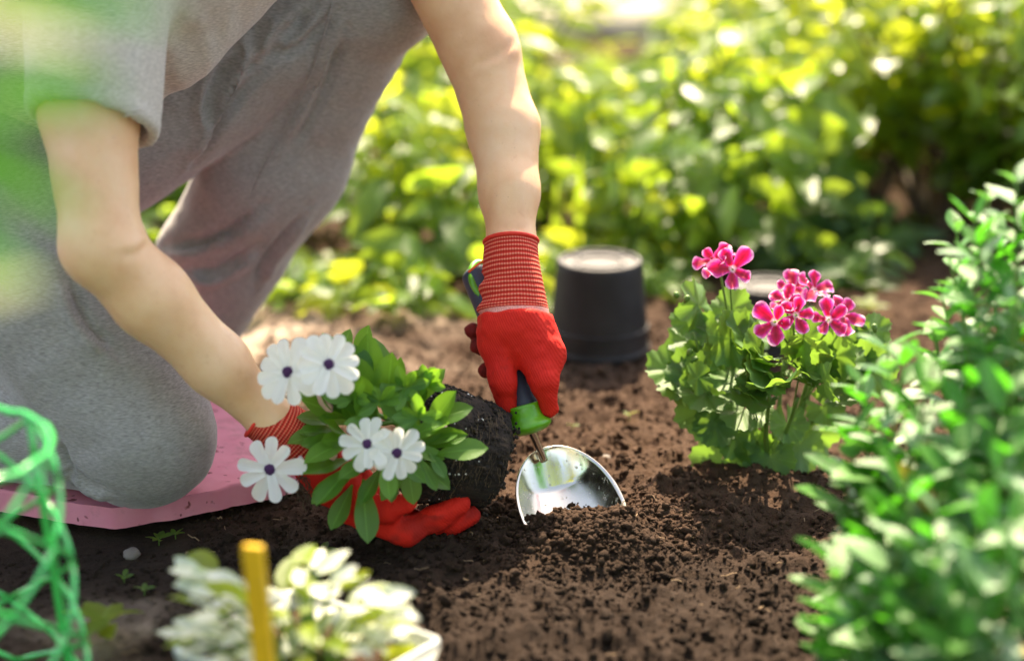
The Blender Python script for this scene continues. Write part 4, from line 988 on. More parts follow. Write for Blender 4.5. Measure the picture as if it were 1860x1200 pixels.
# ------------------------------------------------------------------ geranium
def build_geranium():
    b = G(1392, 838); b.z = ground_z(b.x, b.y)
    t = thing('geranium', 'geranium plant with crimson and pink flowers and lobed leaves in the soil', 'plant', tuple(b))
    lm = [pyd('leaf', *round_leaf_geo(1.0, 7 if i % 2 else 6, 4, 40, 0.07 + 0.03 * i, i), M['gera']) for i in range(5)]
    c0 = P(1405, 690, b.y)
    def lf(c, nrm, d, s):
        put('leaf', random.choice(lm), t, basis(c, d, nrm, s), b)
    # crown: leaves over a dome, plus hanging lower leaves
    spots = []
    for k in range(56):
        a = random.uniform(0, 2 * PI); e = math.asin(random.uniform(0.0, 1.0)); rr_ = random.uniform(0.7, 1.0)
        off = Vector((0.118 * math.cos(a) * math.cos(e), 0.10 * math.sin(a) * math.cos(e), 0.078 * math.sin(e))) * rr_
        spots.append((c0 + off, off))
    for u, v, y in ((1222, 672, .0), (1240, 690, .0), (1275, 745, -.01), (1300, 770, -.02), (1335, 790, -.02), (1370, 805, -.02), (1455, 810, -.02), (1310, 835, -.02), (1430, 770, -.03), (1350, 745, -.04), (1290, 600, .0), (1250, 585, .0), (1270, 555, .01), (1330, 560, .01), (1570, 625, .0), (1550, 600, .0), (1585, 600, .0), (1540, 680, -.01), (1500, 740, -.01), (1330, 690, -.05), (1390, 700, -.06), (1365, 670, -.05), (1450, 690, -.05), (1490, 660, -.04), (1300, 640, -.04), (1480, 790, .02), (1400, 830, -.03), (1260, 620, .02)):
        p = P(u, v, b.y + y); spots.append((p, p - c0))
    for p, off in spots:
        o = off.normalized(); low = p.z < 0.10
        nrm = (o * 0.55 + Vector((0, -0.62, 0.55)) + rv(0.5)).normalized() if not low else (o * 0.6 + Vector((0, -0.75, 0.45)) + rv(0.25)).normalized()
        d = (o + Vector((0, 0, -0.15)) + rv(0.3))
        s = random.uniform(0.020, 0.036) * (1.1 if low else (0.8 if p.z > 0.19 else 1.0))
        lf(p, nrm, d, s)
    for k in range(11):
        a = 2 * PI * k / 11 + random.uniform(-.2, .2); r = random.uniform(0.05, 0.105)
        e = c0 + Vector((r * math.cos(a), r * 0.8 * math.sin(a), random.uniform(0.0, 0.065)))
        m1 = b.lerp(e, 0.45) + Vector((math.cos(a) * 0.012, 0, -0.008))
        tube('stem', catmull([b + Vector((random.uniform(-.008, .008), random.uniform(-.008, .008), -0.01)), m1, e], 6), np.linspace(0.0042, 0.0018, 13), M['stem'], t, 7, off=b)
    for k in range(34):
        p, off = spots[k * 3 % len(spots)]
        q = b.lerp(p, 0.6) + rv(0.012)
        tube('leaf_stalk', catmull([q, q.lerp(p, .5) + Vector((0, 0, -.004)), p], 4), 0.0010, M['stem'], t, 5, off=b)
    # buds
    for u, v in ((1230, 540), (1243, 550), (1590, 605), (1575, 598), (1445, 620), (1438, 628), (1252, 655), (1248, 645), (1530, 590), (1490, 600)):
        p = P(u, v, b.y - 0.03); d = (rv(0.5) + Vector((0, -.2, .7))).normalized() * 0.011
        tube('bud', catmull([p, p + d * .4, p + d * .8, p + d], 3), np.interp(np.linspace(0, 1, 10), [0, .4, .85, 1], [0.0012, 0.0036, 0.0026, 0.0006]), M['stem'], t, 8, off=b)
    # flowers
    pm = [pyd('petal', *leaf_geo(1, wd, fan, 9, 6, fo, dr, 0.0, 0.10, 0, i, True), M['pink']) for i, (wd, fo, dr) in enumerate([(0.95, 0.12, 0.12), (1.05, 0.2, 0.25), (0.9, 0.05, 0.0)])]
    view = (CAM - c0).normalized()
    fl = [(1298, 476, -.02, .022, (-.5, -.5, .6)), (1330, 490, -.03, .024, (.1, -.8, .55)), (1308, 482, .0, .022, (-.2, .2, .9)), (1440, 525, -.01, .021, (-.25, -.5, .75)), (1478, 528, -.01, .022, (.4, -.45, .7)), (1428, 548, -.035, .020, (-.2, -.6, .7)), (1445, 572, -.05, .0215, (.1, -.85, .5)), (1408, 585, -.055, .0225, (-.35, -.85, .35)), (1505, 582, -.045, .021, (-.1, -.7, .6)), (1527, 572, -.03, .022, (.45, -.6, .5))]
    heads = {0: (1335, 640), 1: (1335, 640), 2: (1335, 640)}
    for i, (u, v, y, r, nrm) in enumerate(fl):
        c = P(u, v, b.y + y); nrm = Vector(nrm).normalized(); f = sub_empty('flower', t, tuple(c - b))
        xa = nrm.cross(Vector((0.2, 0.3, 1))).normalized(); ya = nrm.cross(xa); a0 = random.uniform(0, 6)
        for k in range(5):
            a = a0 + 2 * PI * k / 5 + random.uniform(-.12, .12); d = xa * math.cos(a) + ya * math.sin(a)
            d2 = (d + nrm * random.uniform(0.25, 0.6)).normalized()
            put('petal', pm[(k + i) % 3], f, basis(c + d * 0.0015 + nrm * 0.0005 * k, d2, nrm, r * 1.05 * random.uniform(0.78, 1.15)), c)
        hu, hv = heads.get(i, (1455, 660)); q = P(hu, hv, b.y)
        tube('flower_stem', catmull([c - nrm * 0.001, c - nrm * 0.012 + Vector((0, 0, -.006)), q], 5), 0.0011, M['stem'], f, 6, off=c)
build_geranium()

# ------------------------------------------------------------------ black pots
def pot(c, R0, R1, H, name, label, rz=0):
    """upside-down nursery pot: R0 at the ground (rim), R1 at the top (base)"""
    t = thing(name, label, 'pot', c, 'upturned black pots')
    wall = [(R0 * 0.97, 0.0), (R0, 0.001), (R0 * 1.0, 0.010), (R0 * 0.985, 0.011), (R0 * 0.972, 0.030), (R0 * 0.990, 0.031), (R0 * 0.985, 0.036), (R0 * 0.955, 0.037)]
    n = 10
    wall += [(R0 * 0.955 + (R1 - R0 * 0.955) * k / n, 0.037 + (H - 0.040) * k / n) for k in range(1, n + 1)] + [(R1 * 0.985, H - 0.001), (R1 * 0.95, H)]
    sharpen(lathe('wall', wall, M['black'], t, 56), 35)
    base = [(R1 * 0.955, H), (R1 * 0.90, H), (R1 * 0.88, H - 0.004), (R1 * 0.62, H - 0.004), (R1 * 0.60, H - 0.002), (R1 * 0.5, H - 0.002), (R1 * 0.48, H - 0.005), (0.0, H - 0.005)]
    sharpen(lathe('base', base, M['black'], t, 56), 35)
    lathe('rim_lip', [(R0 * 1.0, 0.0), (R0 * 1.025, 0.0015), (R0 * 1.03, 0.006), (R0 * 1.015, 0.0085), (R0 * 1.0, 0.009)], M['black'], t, 56)
    for k in range(4):
        a = PI / 4 + k * PI / 2
        V = [((R1 * 0.74 + i * 0.012) * math.cos(a + j), (R1 * 0.74 + i * 0.012) * math.sin(a + j), H - 0.0035 + z) for z in (0, 0.002) for i, j in ((-.5, -.12), (.5, -.12), (.5, .12), (-.5, .12))]
        obj('drain_lug', mesh_arr('drain_lug', V, [(3, 2, 1, 0), (4, 5, 6, 7), (0, 1, 5, 4), (1, 2, 6, 5), (2, 3, 7, 6), (3, 0, 4, 7)], False), M['black'], t)
    return t
g1 = G(1087, 634); pot((g1.x, g1.y, 0.0), 0.068, 0.0565, 0.126, 'plant_pot', 'black plastic pot turned upside down behind the trowel hand')
g2 = P(1396, 522, 0.62); pot((g2.x, g2.y, 0.0), 0.060, 0.051, max(0.06, g2.z + 0.006), 'plant_pot', 'low black pot turned upside down, half hidden behind the geranium')

# ------------------------------------------------------------------ green netting cage
def build_cage():
    c = P(-140, 815, -0.40); H = c.z; t = thing('netting_cage', 'round cage of green plastic netting standing at the left edge', 'plant cage', (c.x, c.y, 0))
    rt, rb_ = 0.103, 0.124; NS = 6; pitch = 0.038
    def pt(a, z): 
        f = 1 - z / H; r = rt + (rb_ - rt) * f; return np.array((r * math.cos(a), r * math.sin(a), z))
    tube('rim', [pt(2 * PI * k / 48, H + 0.0015 * math.sin(k * 2.1)) for k in range(48)], 0.0030, M['cage'], t, 10, closed=True)
    for k in range(NS):
        a = 2 * PI * (k + 0.28 + .5) / NS
        tube('upright', [pt(a, z) * np.array((0.985, 0.985, 1)) for z in np.linspace(-0.02, H, 8)], 0.0028, M['cage'], t, 8)
    nrow = int(H / pitch); da = 2 * PI / NS
    for j in range(nrow + 1):
        z1 = H - j * pitch; z0 = max(0.0, z1 - pitch)
        for k in range(NS):
            a = 2 * PI * (k + 0.28 + .5) / NS
            for sgn in (1, -1):
                pts = [pt(a + sgn * (da * 0.5) * f if j % 2 == 0 else a + da * 0.5 - sgn * da * 0.5 * (1 - f) * -1 - da * 0.5 * 0, z1 + (z0 - z1) * f) for f in np.linspace(0, 1, 5)]
                if j % 2: pts = [pt(a + sgn * da * 0.5 * (1 - f), z1 + (z0 - z1) * f) for f in np.linspace(0, 1, 5)]
                tube('diagonal_strand', pts, 0.0024, M['cage'], t, 7)
build_cage()

# ------------------------------------------------------------------ yellow stake
def build_stake():
    a = P(459, 990, -0.465); g = Vector((a.x + 0.014, -0.475, -0.03))
    ax = (a - g); L = ax.length; ax.normalize(); s = Vector((0.93, -0.36, 0)); s = (s - ax * s.dot(ax)).normalized(); n = s.cross(ax)
    hw_, ht = 0.0088, 0.0035
    prof = [(-hw_, -ht), (-hw_ * .35, -ht), (-hw_ * .35, -ht * 0.3), (hw_ * .35, -ht * 0.3), (hw_ * .35, -ht), (hw_, -ht), (hw_, ht), (-hw_, ht)]
    prof = [(-hw_, -ht), (hw_, -ht), (hw_, ht), (-hw_, ht)]
    V = []; rings = [(0, 0.1), (0.03, 1), (L - 0.003, 1), (L - 0.0008, 0.96), (L, 0.86)]
    for z, k in rings:
        for x, y in prof: V.append(g + ax * z + s * (x * k) + n * (y * (k if z > 0.1 else 1)))
    F = []; m = len(prof)
    for i in range(len(rings) - 1):
        for j in range(m): F.append((i * m + j, i * m + (j + 1) % m, (i + 1) * m + (j + 1) % m, (i + 1) * m + j))
    F.append(tuple(range((len(rings) - 1) * m, len(rings) * m)))
    me = bpy.data.meshes.new('plant_stake'); me.from_pydata([tuple(v) for v in V], [], F); me.update()
    o = obj('plant_stake', me, M['stake'], None, 'flat yellow plastic plant stake in front of the pale leaves', 'stake')
    bv = o.modifiers.new('round', 'BEVEL'); bv.width = 0.0012; bv.segments = 2
build_stake()

# ------------------------------------------------------------------ tray with the pale-leaved plant
def build_tray():
    c = P(800, 1165, -0.36); k = Vector((c.x, c.y, 0)); H = c.z
    t = thing('plant_tray', 'clear grey plastic tray holding the pale-leaved plant', 'tray', (k.x, k.y, 0))
    d1 = Vector((-0.80, 0.60, 0)).normalized() * 0.17; d2 = Vector((-0.62, -0.78, 0)).normalized() * 0.15
    cs = [Vector((0, 0, 0)), d1, d1 + d2, d2]; ctr = (d1 + d2) / 2
    rim = []
    for i in range(4):
        p, q, r = cs[i - 1], cs[i], cs[(i + 1) % 4]
        a = q + (p - q).normalized() * 0.010; b = q + (r - q).normalized() * 0.010
        rim += [a, a.lerp(q, .55).lerp(b.lerp(q, .55), .25), a.lerp(q, .55).lerp(b.lerp(q, .55), .75), b]
    R = [np.array((p.x, p.y, H)) for p in rim]
    RR = []
    for i in range(len(R)):
        RR += [R[i] + (R[(i + 1) % len(R)] - R[i]) * f for f in (0, .5)]
    tube('rim', RR, 0.0042, M['tray'], t, 10, closed=True, flat=0.7)
    for i in range(4):
        a, b = cs[i], cs[(i + 1) % 4]; lo = lambda p: ctr + (p - ctr) * 0.86
        V = [(a.x, a.y, H - .002), (b.x, b.y, H - .002), (lo(b).x, lo(b).y, 0.002), (lo(a).x, lo(a).y, 0.002)]
        inn = [Vector(v) + (Vector((ctr.x, ctr.y, v[2])) - Vector(v)).normalized() * 0.002 for v in V]
        W = V + [tuple(v) for v in inn]
        obj('side_wall', mesh_arr('side_wall', W, [(0, 1, 2, 3), (7, 6, 5, 4), (0, 4, 5, 1), (1, 5, 6, 2), (2, 6, 7, 3), (3, 7, 4, 0)], False), M['tray'], t)
    lo = [ctr + (p - ctr) * 0.90 for p in cs]
    n = 14; V = []; 
    for i in range(n + 1):
        for j in range(n + 1):
            p = lo[0].lerp(lo[1], i / n).lerp(lo[3].lerp(lo[2], i / n), j / n); V.append((p.x, p.y, H * 0.72 + 0.006 * random.random()))
    F = [(i * (n + 1) + j, (i + 1) * (n + 1) + j, (i + 1) * (n + 1) + j + 1, i * (n + 1) + j + 1) for i in range(n) for j in range(n)]
    obj('potting_soil', mesh_arr('potting_soil', V, F), M['soil'], t)
    # plant
    w0 = Vector((k.x + ctr.x, k.y + ctr.y, H * 0.7)); pl = thing('pale_leaf_plant', 'low plant with pale whitish green leaves in the clear tray', 'plant', tuple(w0))
    ms = [pyd('leaf', *leaf_geo(1, wd, ovate, 8, 4, fo, dr, 0, .03, 0, i), M['pale']) for i, (wd, fo, dr) in enumerate([(0.72, .2, .15), (0.8, .3, .3), (0.66, .15, .05), (0.76, .25, .2)])]
    gm = [pyd('leaf', *leaf_geo(1, .66, ovate, 8, 4, .25, .2, 0, .03, 0, i), M['bg2']) for i in range(4)]
    tips = [(340, 1030), (405, 1050), (450, 1060), (520, 1035), (575, 1010), (600, 1060), (650, 1080), (700, 1075), (560, 1080), (500, 1080), (470, 1110), (400, 1110), (360, 1090), (370, 1140), (420, 1160), (520, 1140), (580, 1120), (640, 1130), (690, 1110), (720, 1130), (610, 1160), (540, 1180), (450, 1190), (480, 1170), (350, 1180), (660, 1170), (700, 1160), (640, 1200), (580, 1200), (320, 1150), (430, 1090), (545, 1050), (625, 1040), (500, 1120), (385, 1070), (560, 1150), (675, 1140), (410, 1200), (715, 1100)]
    tips = tips + [(u + random.uniform(-28, 28), v + random.uniform(-22, 22)) for u, v in tips] + [(u + random.uniform(-30, 30), v + random.uniform(0, 30)) for u, v in tips[::2]]
    for i, (u, v) in enumerate(tips):
        y = w0.y + random.uniform(-0.05, 0.05) + (1100 - v) * 0.0004
        p = P(u, v, y); out = Vector((p.x - w0.x, p.y - w0.y, 0)); out = out / (out.length + 0.02)
        d = (out * 1.0 + Vector((0, 0, 0.25)) + rv(.35)).normalized(); s = random.uniform(0.024, 0.044)
        nrm = Vector((0, -.25, .9)) - out * .2 + rv(.5)
        put('leaf', (gm if i % 4 == 3 else ms)[i % 4], pl, basis(p - d * s * 0.5, d, nrm, s), w0)
        if i % 2 == 0:
            q = p - d * s * .5; tube('stem', catmull([Vector((w0.x + out.x * .02, w0.y + out.y * .02, w0.z - .01)), w0.lerp(q, .6) + Vector((0, 0, -.004)), q], 4), 0.0013, M['stem'], pl, 5, off=w0)
build_tray()

# ------------------------------------------------------------------ foreground shrubs at the right
def build_shrub(name, label, base, tips, seedv, size=0.034, gap=0.019, mat='shrub', from_=0.28, cap_n=420, group='green shrubs along the right edge'):
    random.seed(seedv)
    t = thing(name, label, 'shrub', tuple(base), group)
    ms = [pyd('leaf', *leaf_geo(1, wd, ellip, 7, 4, fo, dr, 0, .02, 0, i), M[mat]) for i, (wd, fo, dr) in enumerate([(0.52, .3, .12), (0.56, .2, .22), (0.46, .35, .02), (0.54, .25, -.08)])]
    ms += [pyd('leaf', *leaf_geo(1, wd, ellip, 7, 4, fo, dr, 0, .03, 0, 9 + i), M['sage']) for i, (wd, fo, dr) in enumerate([(0.60, .2, .18), (0.44, .3, .3)])]
    ym = [pyd('leaf', *leaf_geo(1, .5, ellip, 7, 4, .3, .1), M['yleaf'])]
    cnt = 0
    for ti, (u, v, y) in enumerate(tips):
        e = P(u, v, y); b = base + Vector((random.uniform(-.02, .02), random.uniform(-.02, .02), 0))
        m = b.lerp(e, 0.5) + Vector((e.x - b.x, e.y - b.y, 0)) * 0.14 + rv(.01)
        pts = catmull([b, m, e], 14); tube('stem', pts, np.linspace(0.0030, 0.0010, len(pts)), M['stem'], t, 6, off=base)
        L = np.concatenate([[0], np.cumsum(np.linalg.norm(np.diff(pts, axis=0), axis=1))]); s = L[-1] * from_; k = 0
        while s < L[-1] and cnt < cap_n:
            p = Vector([np.interp(s, L, pts[:, i]) for i in range(3)]); q = Vector([np.interp(min(L[-1], s + .01), L, pts[:, i]) for i in range(3)]); T = (q - p)
            T = T.normalized() if T.length > 1e-6 else Vector((0, 0, 1))
            a = k * 1.57 + ti; A = T.cross(Vector((math.cos(a), math.sin(a), .2))).normalized()
            f = s / L[-1]
            for sg in (1, -1):
                d = (A * sg + T * (0.55 + 0.8 * max(0, f - .8) * 3) + rv(.2)).normalized(); sz = size * random.uniform(.6, 1.15) * (1.05 - .45 * max(0, f - .75) * 3)
                put('leaf', (ym[0] if random.random() < 0.018 and f < .7 else random.choice(ms)), t, basis(p, d, T * .8 + Vector((0, 0, .6)) + rv(.25), max(.012, sz)), base); cnt += 1
            s += gap * random.uniform(.85, 1.15); k += 1
    return t
bs = Vector((0.50, -0.24, 0)); build_shrub('leafy_shrub', 'tall green shrub with upright shoots at the right edge', bs, [(1735, 395, -.10), (1792, 335, -.14), (1845, 305, -.18), (1870, 420, -.2), (1765, 470, -.16), (1705, 515, -.08), (1835, 540, -.26), (1790, 600, -.26), (1700, 610, -.1), (1860, 640, -.3), (1740, 690, -.2), (1880, 360, -.1), (1815, 450, -.1), (1770, 390, -.2), (1720, 450, -.14), (1745, 560, -.2), (1690, 580, -.12), (1850, 480, -.3), (1800, 520, -.05)], 3, 0.046, 0.0195)
bs = Vector((0.33, -0.27, 0)); build_shrub('leafy_shrub', 'middle green shrub with pale glossy leaves beside the geranium', bs, [(1612, 610, -.14), (1565, 690, -.18), (1640, 660, -.22), (1700, 650, -.26), (1765, 700, -.3), (1835, 700, -.34), (1545, 780, -.22), (1600, 770, -.26), (1680, 760, -.32), (1750, 800, -.36), (1840, 800, -.4), (1530, 860, -.24), (1650, 850, -.36)], 5, 0.052, 0.022)
bs = Vector((0.30, -0.42, 0)); build_shrub('leafy_shrub', 'low bright green shrub in the bottom right corner', bs, [(1545, 970, -.33), (1520, 1020, -.37), (1605, 910, -.33), (1670, 870, -.38), (1715, 900, -.43), (1575, 1080, -.42), (1665, 1000, -.44), (1715, 990, -.48), (1795, 940, -.48), (1865, 900, -.5), (1545, 1140, -.44), (1625, 1120, -.46), (1725, 1090, -.5), (1795, 1050, -.52), (1865, 1010, -.52), (1855, 1120, -.54), (1535, 1190, -.44), (1755, 1150, -.54), (1685, 1170, -.5)], 8, 0.048, 0.021, from_=0.2)

# ------------------------------------------------------------------ background plants
TPL = {
    'broad': leaf_geo(1, 0.58, ovate, 6, 4, .18, .3, 0, .05, 1, 1), 'blade': leaf_geo(1, 0.10, lance, 8, 2, .3, .45, 0, 0, 0, 2), 'small': leaf_geo(1, 0.62, ellip, 4, 2, .2, .2, 0, 0, 0, 3), 'mid': leaf_geo(1, 0.46, ovate, 5, 2, .2, .25, 0, .04, 0, 4)}
LEAFMESH = {}
def bg_plant(name, label, u, vb, vt, kind, size, nst, nl, mat, spread, parts=False, lo=0.12, group='leafy garden plants behind the bed', lean=(0, 0), cat='plant'):
    b = G(u, vb); b.z = 0.0
    top = P(u, vt, b.y).z; top = max(top, 0.06)
    t = thing(name, label, cat, tuple(b), group)
    Vs = []; Fs = []; Us = []; Rn = []; n = 0; TV, TF, TU = TPL[kind]; jobs = []
    for s in range(nst):
        a = random.uniform(0, 2 * PI); rr_ = spread * math.sqrt(random.random()); h = top * random.uniform(0.55, 1.02) * (1 - 0.25 * rr_ / spread)
        e = Vector((rr_ * math.cos(a) + lean[0] * h, rr_ * math.sin(a) + lean[1] * h, h)); st = Vector((e.x * 0.15, e.y * 0.15, -0.01)); m = st.lerp(e, .5) + Vector((e.x, e.y, 0)) * -.1
        pts = catmull([st, m, e], 5); tube('stem', pts, np.linspace(0.0055, 0.0024, len(pts)), M['stem'] if kind != 'small' else M['twig'], t, 5)
        for k in range(nl):
            f = lo + (1 - lo) * (k + random.random()) / nl if kind != 'blade' else random.uniform(0, 0.2)
            i = f * (len(pts) - 1); p = Vector(pts[int(i)]).lerp(Vector(pts[min(len(pts) - 1, int(i) + 1)]), i - int(i))
            an = random.uniform(0, 2 * PI); up = -0.05 if kind != 'blade' else 1.5
            d = Vector((math.cos(an), math.sin(an), up + random.uniform(-.45, .45)))
            p = p + Vector((d.x, d.y, 0)) * random.uniform(0, size * 0.7)
            sz = size * random.uniform(0.4, 1.35) * (1.0 if kind != 'blade' else h * 0.9 / size)
            nrm = Vector((0, -.55, .75)) + rv(.7) if kind != 'blade' else Vector((math.cos(an), math.sin(an), 1))
            jobs.append(basis(p, d, nrm, sz))
    if parts:
        key = (kind, mat)
        if key not in LEAFMESH: LEAFMESH[key] = pyd('leaf', TV, TF, TU, M[mat])
        for m in jobs: put('leaf', LEAFMESH[key], t, m)
    else:
        for m in jobs:
            A = np.array(m); Vs.append(TV @ A[:3, :3].T + A[:3, 3]); Fs.append(TF + n); Us.append(TU); Rn.append(np.full(len(TV), random.random())); n += len(TV)
        obj('foliage', mesh_arr('foliage', np.concatenate(Vs), np.concatenate(Fs), True, np.concatenate(Us), {'rnd': np.concatenate(Rn)}), M[mat], t, kind='stuff')
    return t
random.seed(21)
BG = [
    # label, u, vbase, vtop, kind, size, stems, leaves, mat, spread, separate leaves, leaves start at
    ('low clump at the bed edge just behind the far trouser hem', 500, 540, 480, 'broad', .06, 6, 5, 'bg1', .06, True, .1),
    ('low sunlit clump at the bed edge above the white flowers', 610, 548, 500, 'mid', .05, 6, 5, 'bg2', .06, True, .1),
    ('low leafy clump at the bed edge near the loose thread', 735, 555, 500, 'broad', .065, 6, 5, 'bg1', .06, True, .1),
    ('low clump at the bed edge left of the upturned pot', 985, 520, 440, 'mid', .06, 6, 6, 'bg2', .06, True, .1),
    ('low clump at the bed edge right of the upturned pot', 1185, 535, 480, 'mid', .05, 6, 5, 'bg1', .06, True, .1),
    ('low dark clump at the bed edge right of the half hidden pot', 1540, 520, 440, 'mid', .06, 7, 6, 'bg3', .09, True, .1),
    ('small green plant glimpsed between the two trouser legs', 318, 452, 345, 'broad', 0.070, 4, 4, 'bg1', .05, True, .1),
    ('low pale-leaved plant beside the far trouser hem', 552, 520, 450, 'broad', 0.060, 6, 4, 'bg2', .07, True, .1),
    ('low sunlit weed left of the lobed dark plant', 655, 528, 475, 'mid', 0.055, 6, 4, 'bg2', .06, True, .1),
    ('dark green broad-leaved plant left of the trowel handle', 785, 530, 395, 'broad', 0.081, 4, 7, 'bg1', .06, True, .3),
    ('tall broad-leaved plant behind the far shin', 690, 480, 200, 'broad', 0.089, 4, 8, 'bg1', .08, True, .3),
    ('tall yellow-green plant between the knee and the bare forearm', 770, 470, 40, 'broad', 0.074, 6, 13, 'bg2', .10, True, .25),
    ('leafy plant right behind the bare wrist', 850, 480, 210, 'broad', 0.074, 5, 8, 'bg1', .08, True, .2),
    ('strap-leaved clump right of the bare forearm', 1062, 440, 160, 'blade', .2, 7, 3, 'bg1', .05, True, .1),
    ('bright low plant behind the upturned pot', 1085, 490, 400, 'broad', 0.080, 7, 5, 'bg2', .09, True, .2),
    ('pale leafy plant above the upturned pot', 1130, 475, 240, 'broad', 0.067, 6, 10, 'bg2', .09, True, .2),
    ('broad-leaved plant above left of the pink geranium flowers', 1240, 480, 180, 'broad', 0.081, 6, 10, 'bg1', .10, True, .3),
    ('tall dark broad-leaved plant above the pink geranium flowers', 1350, 475, 100, 'broad', 0.096, 6, 11, 'bg1', .12, True, .35),
    ('low ground plant left of the geranium buds', 1195, 505, 455, 'mid', 0.050, 7, 4, 'bg2', .07, True, .1),
    ('tall large-leaved plant left of the leaning branch', 1450, 455, 40, 'broad', 0.089, 6, 13, 'bg1', .14, True, .4),
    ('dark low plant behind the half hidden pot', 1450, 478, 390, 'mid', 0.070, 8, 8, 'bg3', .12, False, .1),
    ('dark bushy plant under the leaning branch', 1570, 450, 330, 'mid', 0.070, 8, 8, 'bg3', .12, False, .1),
    ('leafy plant behind the far knee', 640, 420, 60, 'broad', 0.074, 6, 13, 'bg1', .12, False, .2),
    ('leafy plant in the gap below the far thigh', 470, 420, 300, 'mid', 0.070, 6, 8, 'bg1', .10, False, .1),
    ('sunny tall plant just right of the elbow', 985, 400, -20, 'mid', 0.090, 6, 14, 'bg2', .14, False, .3),
    ('mid green tall plant behind the strap-leaved clump', 1095, 410, 120, 'broad', 0.067, 6, 14, 'bg1', .14, False, .3),
    ('yellow-green plant in the middle distance', 1190, 400, 130, 'broad', 0.067, 6, 14, 'bg2', .14, False, .3),
    ('tall mid green bush left of the leaning branch', 1330, 400, -60, 'broad', 0.067, 9, 23, 'bg1', .18, False, .3),
    ('bright yellow-green bush at the top centre right', 1440, 380, -160, 'mid', 0.070, 12, 26, 'bg2', .22, False, .4),
    ('bright small-leaved bush at the top right behind the branch', 1570, 390, -200, 'small', 0.045, 14, 40, 'bg2', .24, False, .38),
    ('tall small-leaved bush at the right of the branch', 1700, 395, -220, 'small', 0.045, 14, 40, 'bg2', .24, False, .38),
    ('dark bush at the top right corner', 1830, 410, -200, 'small', 0.050, 16, 40, 'bg1', .22, False, .25),
    ('far tall bush above the knee', 760, 300, -220, 'mid', 0.080, 10, 20, 'bg1', .24, False, .2),
    ('far tall bush behind the upper arm', 890, 290, -220, 'mid', 0.080, 10, 20, 'bg2', .24, False, .2),
    ('far low plant before the pale path', 1010, 250, 40, 'mid', 0.080, 8, 12, 'bg1', .22, False, .3),
    ('far plant left of the pale path patch', 1110, 230, 70, 'mid', 0.080, 7, 10, 'bg2', .22, False, .3),
    ('far plant right of the pale path patch', 1250, 240, 20, 'mid', 0.080, 8, 14, 'bg1', .24, False, .3),
    ('far bright tall bush at the top right', 1400, 250, -320, 'mid', 0.080, 14, 30, 'bg2', .34, False, .2),
    ('far tall bush behind the bright bush', 1600, 250, -360, 'small', 0.055, 16, 40, 'bg2', .38, False, .2),
    ('far tall bush at the right edge', 1800, 250, -360, 'small', 0.055, 16, 40, 'bg1', .38, False, .2),
    ('tall bush further along, just right of the dark corner bush', 2010, 400, -200, 'small', .05, 14, 36, 'bg1', .26, False, .2),
    ('tall bush furthest to the right of the bed', 2230, 380, -220, 'small', .05, 14, 36, 'bg2', .28, False, .2),
    ('far tall bush beyond the furthest right bush', 2100, 240, -360, 'mid', .08, 14, 26, 'bg1', .4, False, .1),
    ('bushy plant behind the kneeling person, left of the far shin', 380, 380, 100, 'mid', .08, 10, 18, 'bg1', .22, False, .1),
    ('tall bush behind the kneeling person', 150, 330, -100, 'mid', .08, 12, 22, 'bg2', .28, False, .1),
    ('tall bush furthest to the left behind the kneeling person', -120, 330, -120, 'mid', .08, 12, 22, 'bg1', .28, False, .1),
    ('distant bush beyond the path above the bare arm', 850, 60, -300, 'mid', 0.100, 14, 20, 'bg1', .6, False, .1),
    ('distant bush beyond the path at the top centre', 1080, 0, -160, 'mid', 0.100, 10, 14, 'bg2', .5, False, .1),
    ('distant bush beyond the path right of centre', 1330, 60, -420, 'mid', 0.100, 16, 26, 'bg2', .6, False, .1),
    ('distant bush beyond the path behind the branch', 1560, 60, -440, 'mid', 0.100, 16, 26, 'bg1', .6, False, .1),
    ('distant bush beyond the path at the far right', 1790, 60, -440, 'mid', 0.100, 16, 26, 'bg2', .6, False, .1),
]
for i, (lab, u, vb, vt, kd, sz, ns, nl, mt, sp, pr, lo) in enumerate(BG):
    bg_plant('garden_plant' if 'bush' not in lab else 'garden_bush', lab, u, vb, vt, kd, sz, ns, nl, mt, sp, pr, lo, cat='plant' if 'bush' not in lab else 'bush')
# leaning branches in the right background
def branch():
    t = thing('branch', 'bare dark branch leaning behind the right shrub', 'branch', (0, 0, 0))
    pts = catmull([G(1715, 415), P(1640, 320, 1.45), P(1540, 235, 1.5), P(1470, 120, 1.55)], 8); tube('limb', pts, np.linspace(.011, .005, len(pts)), M['twig'], t, 8)
    pts = catmull([G(1730, 410), P(1745, 280, 1.5), P(1690, 180, 1.5), P(1660, 60, 1.5)], 8); tube('limb', pts, np.linspace(.010, .004, len(pts)), M['twig'], t, 8)
branch()

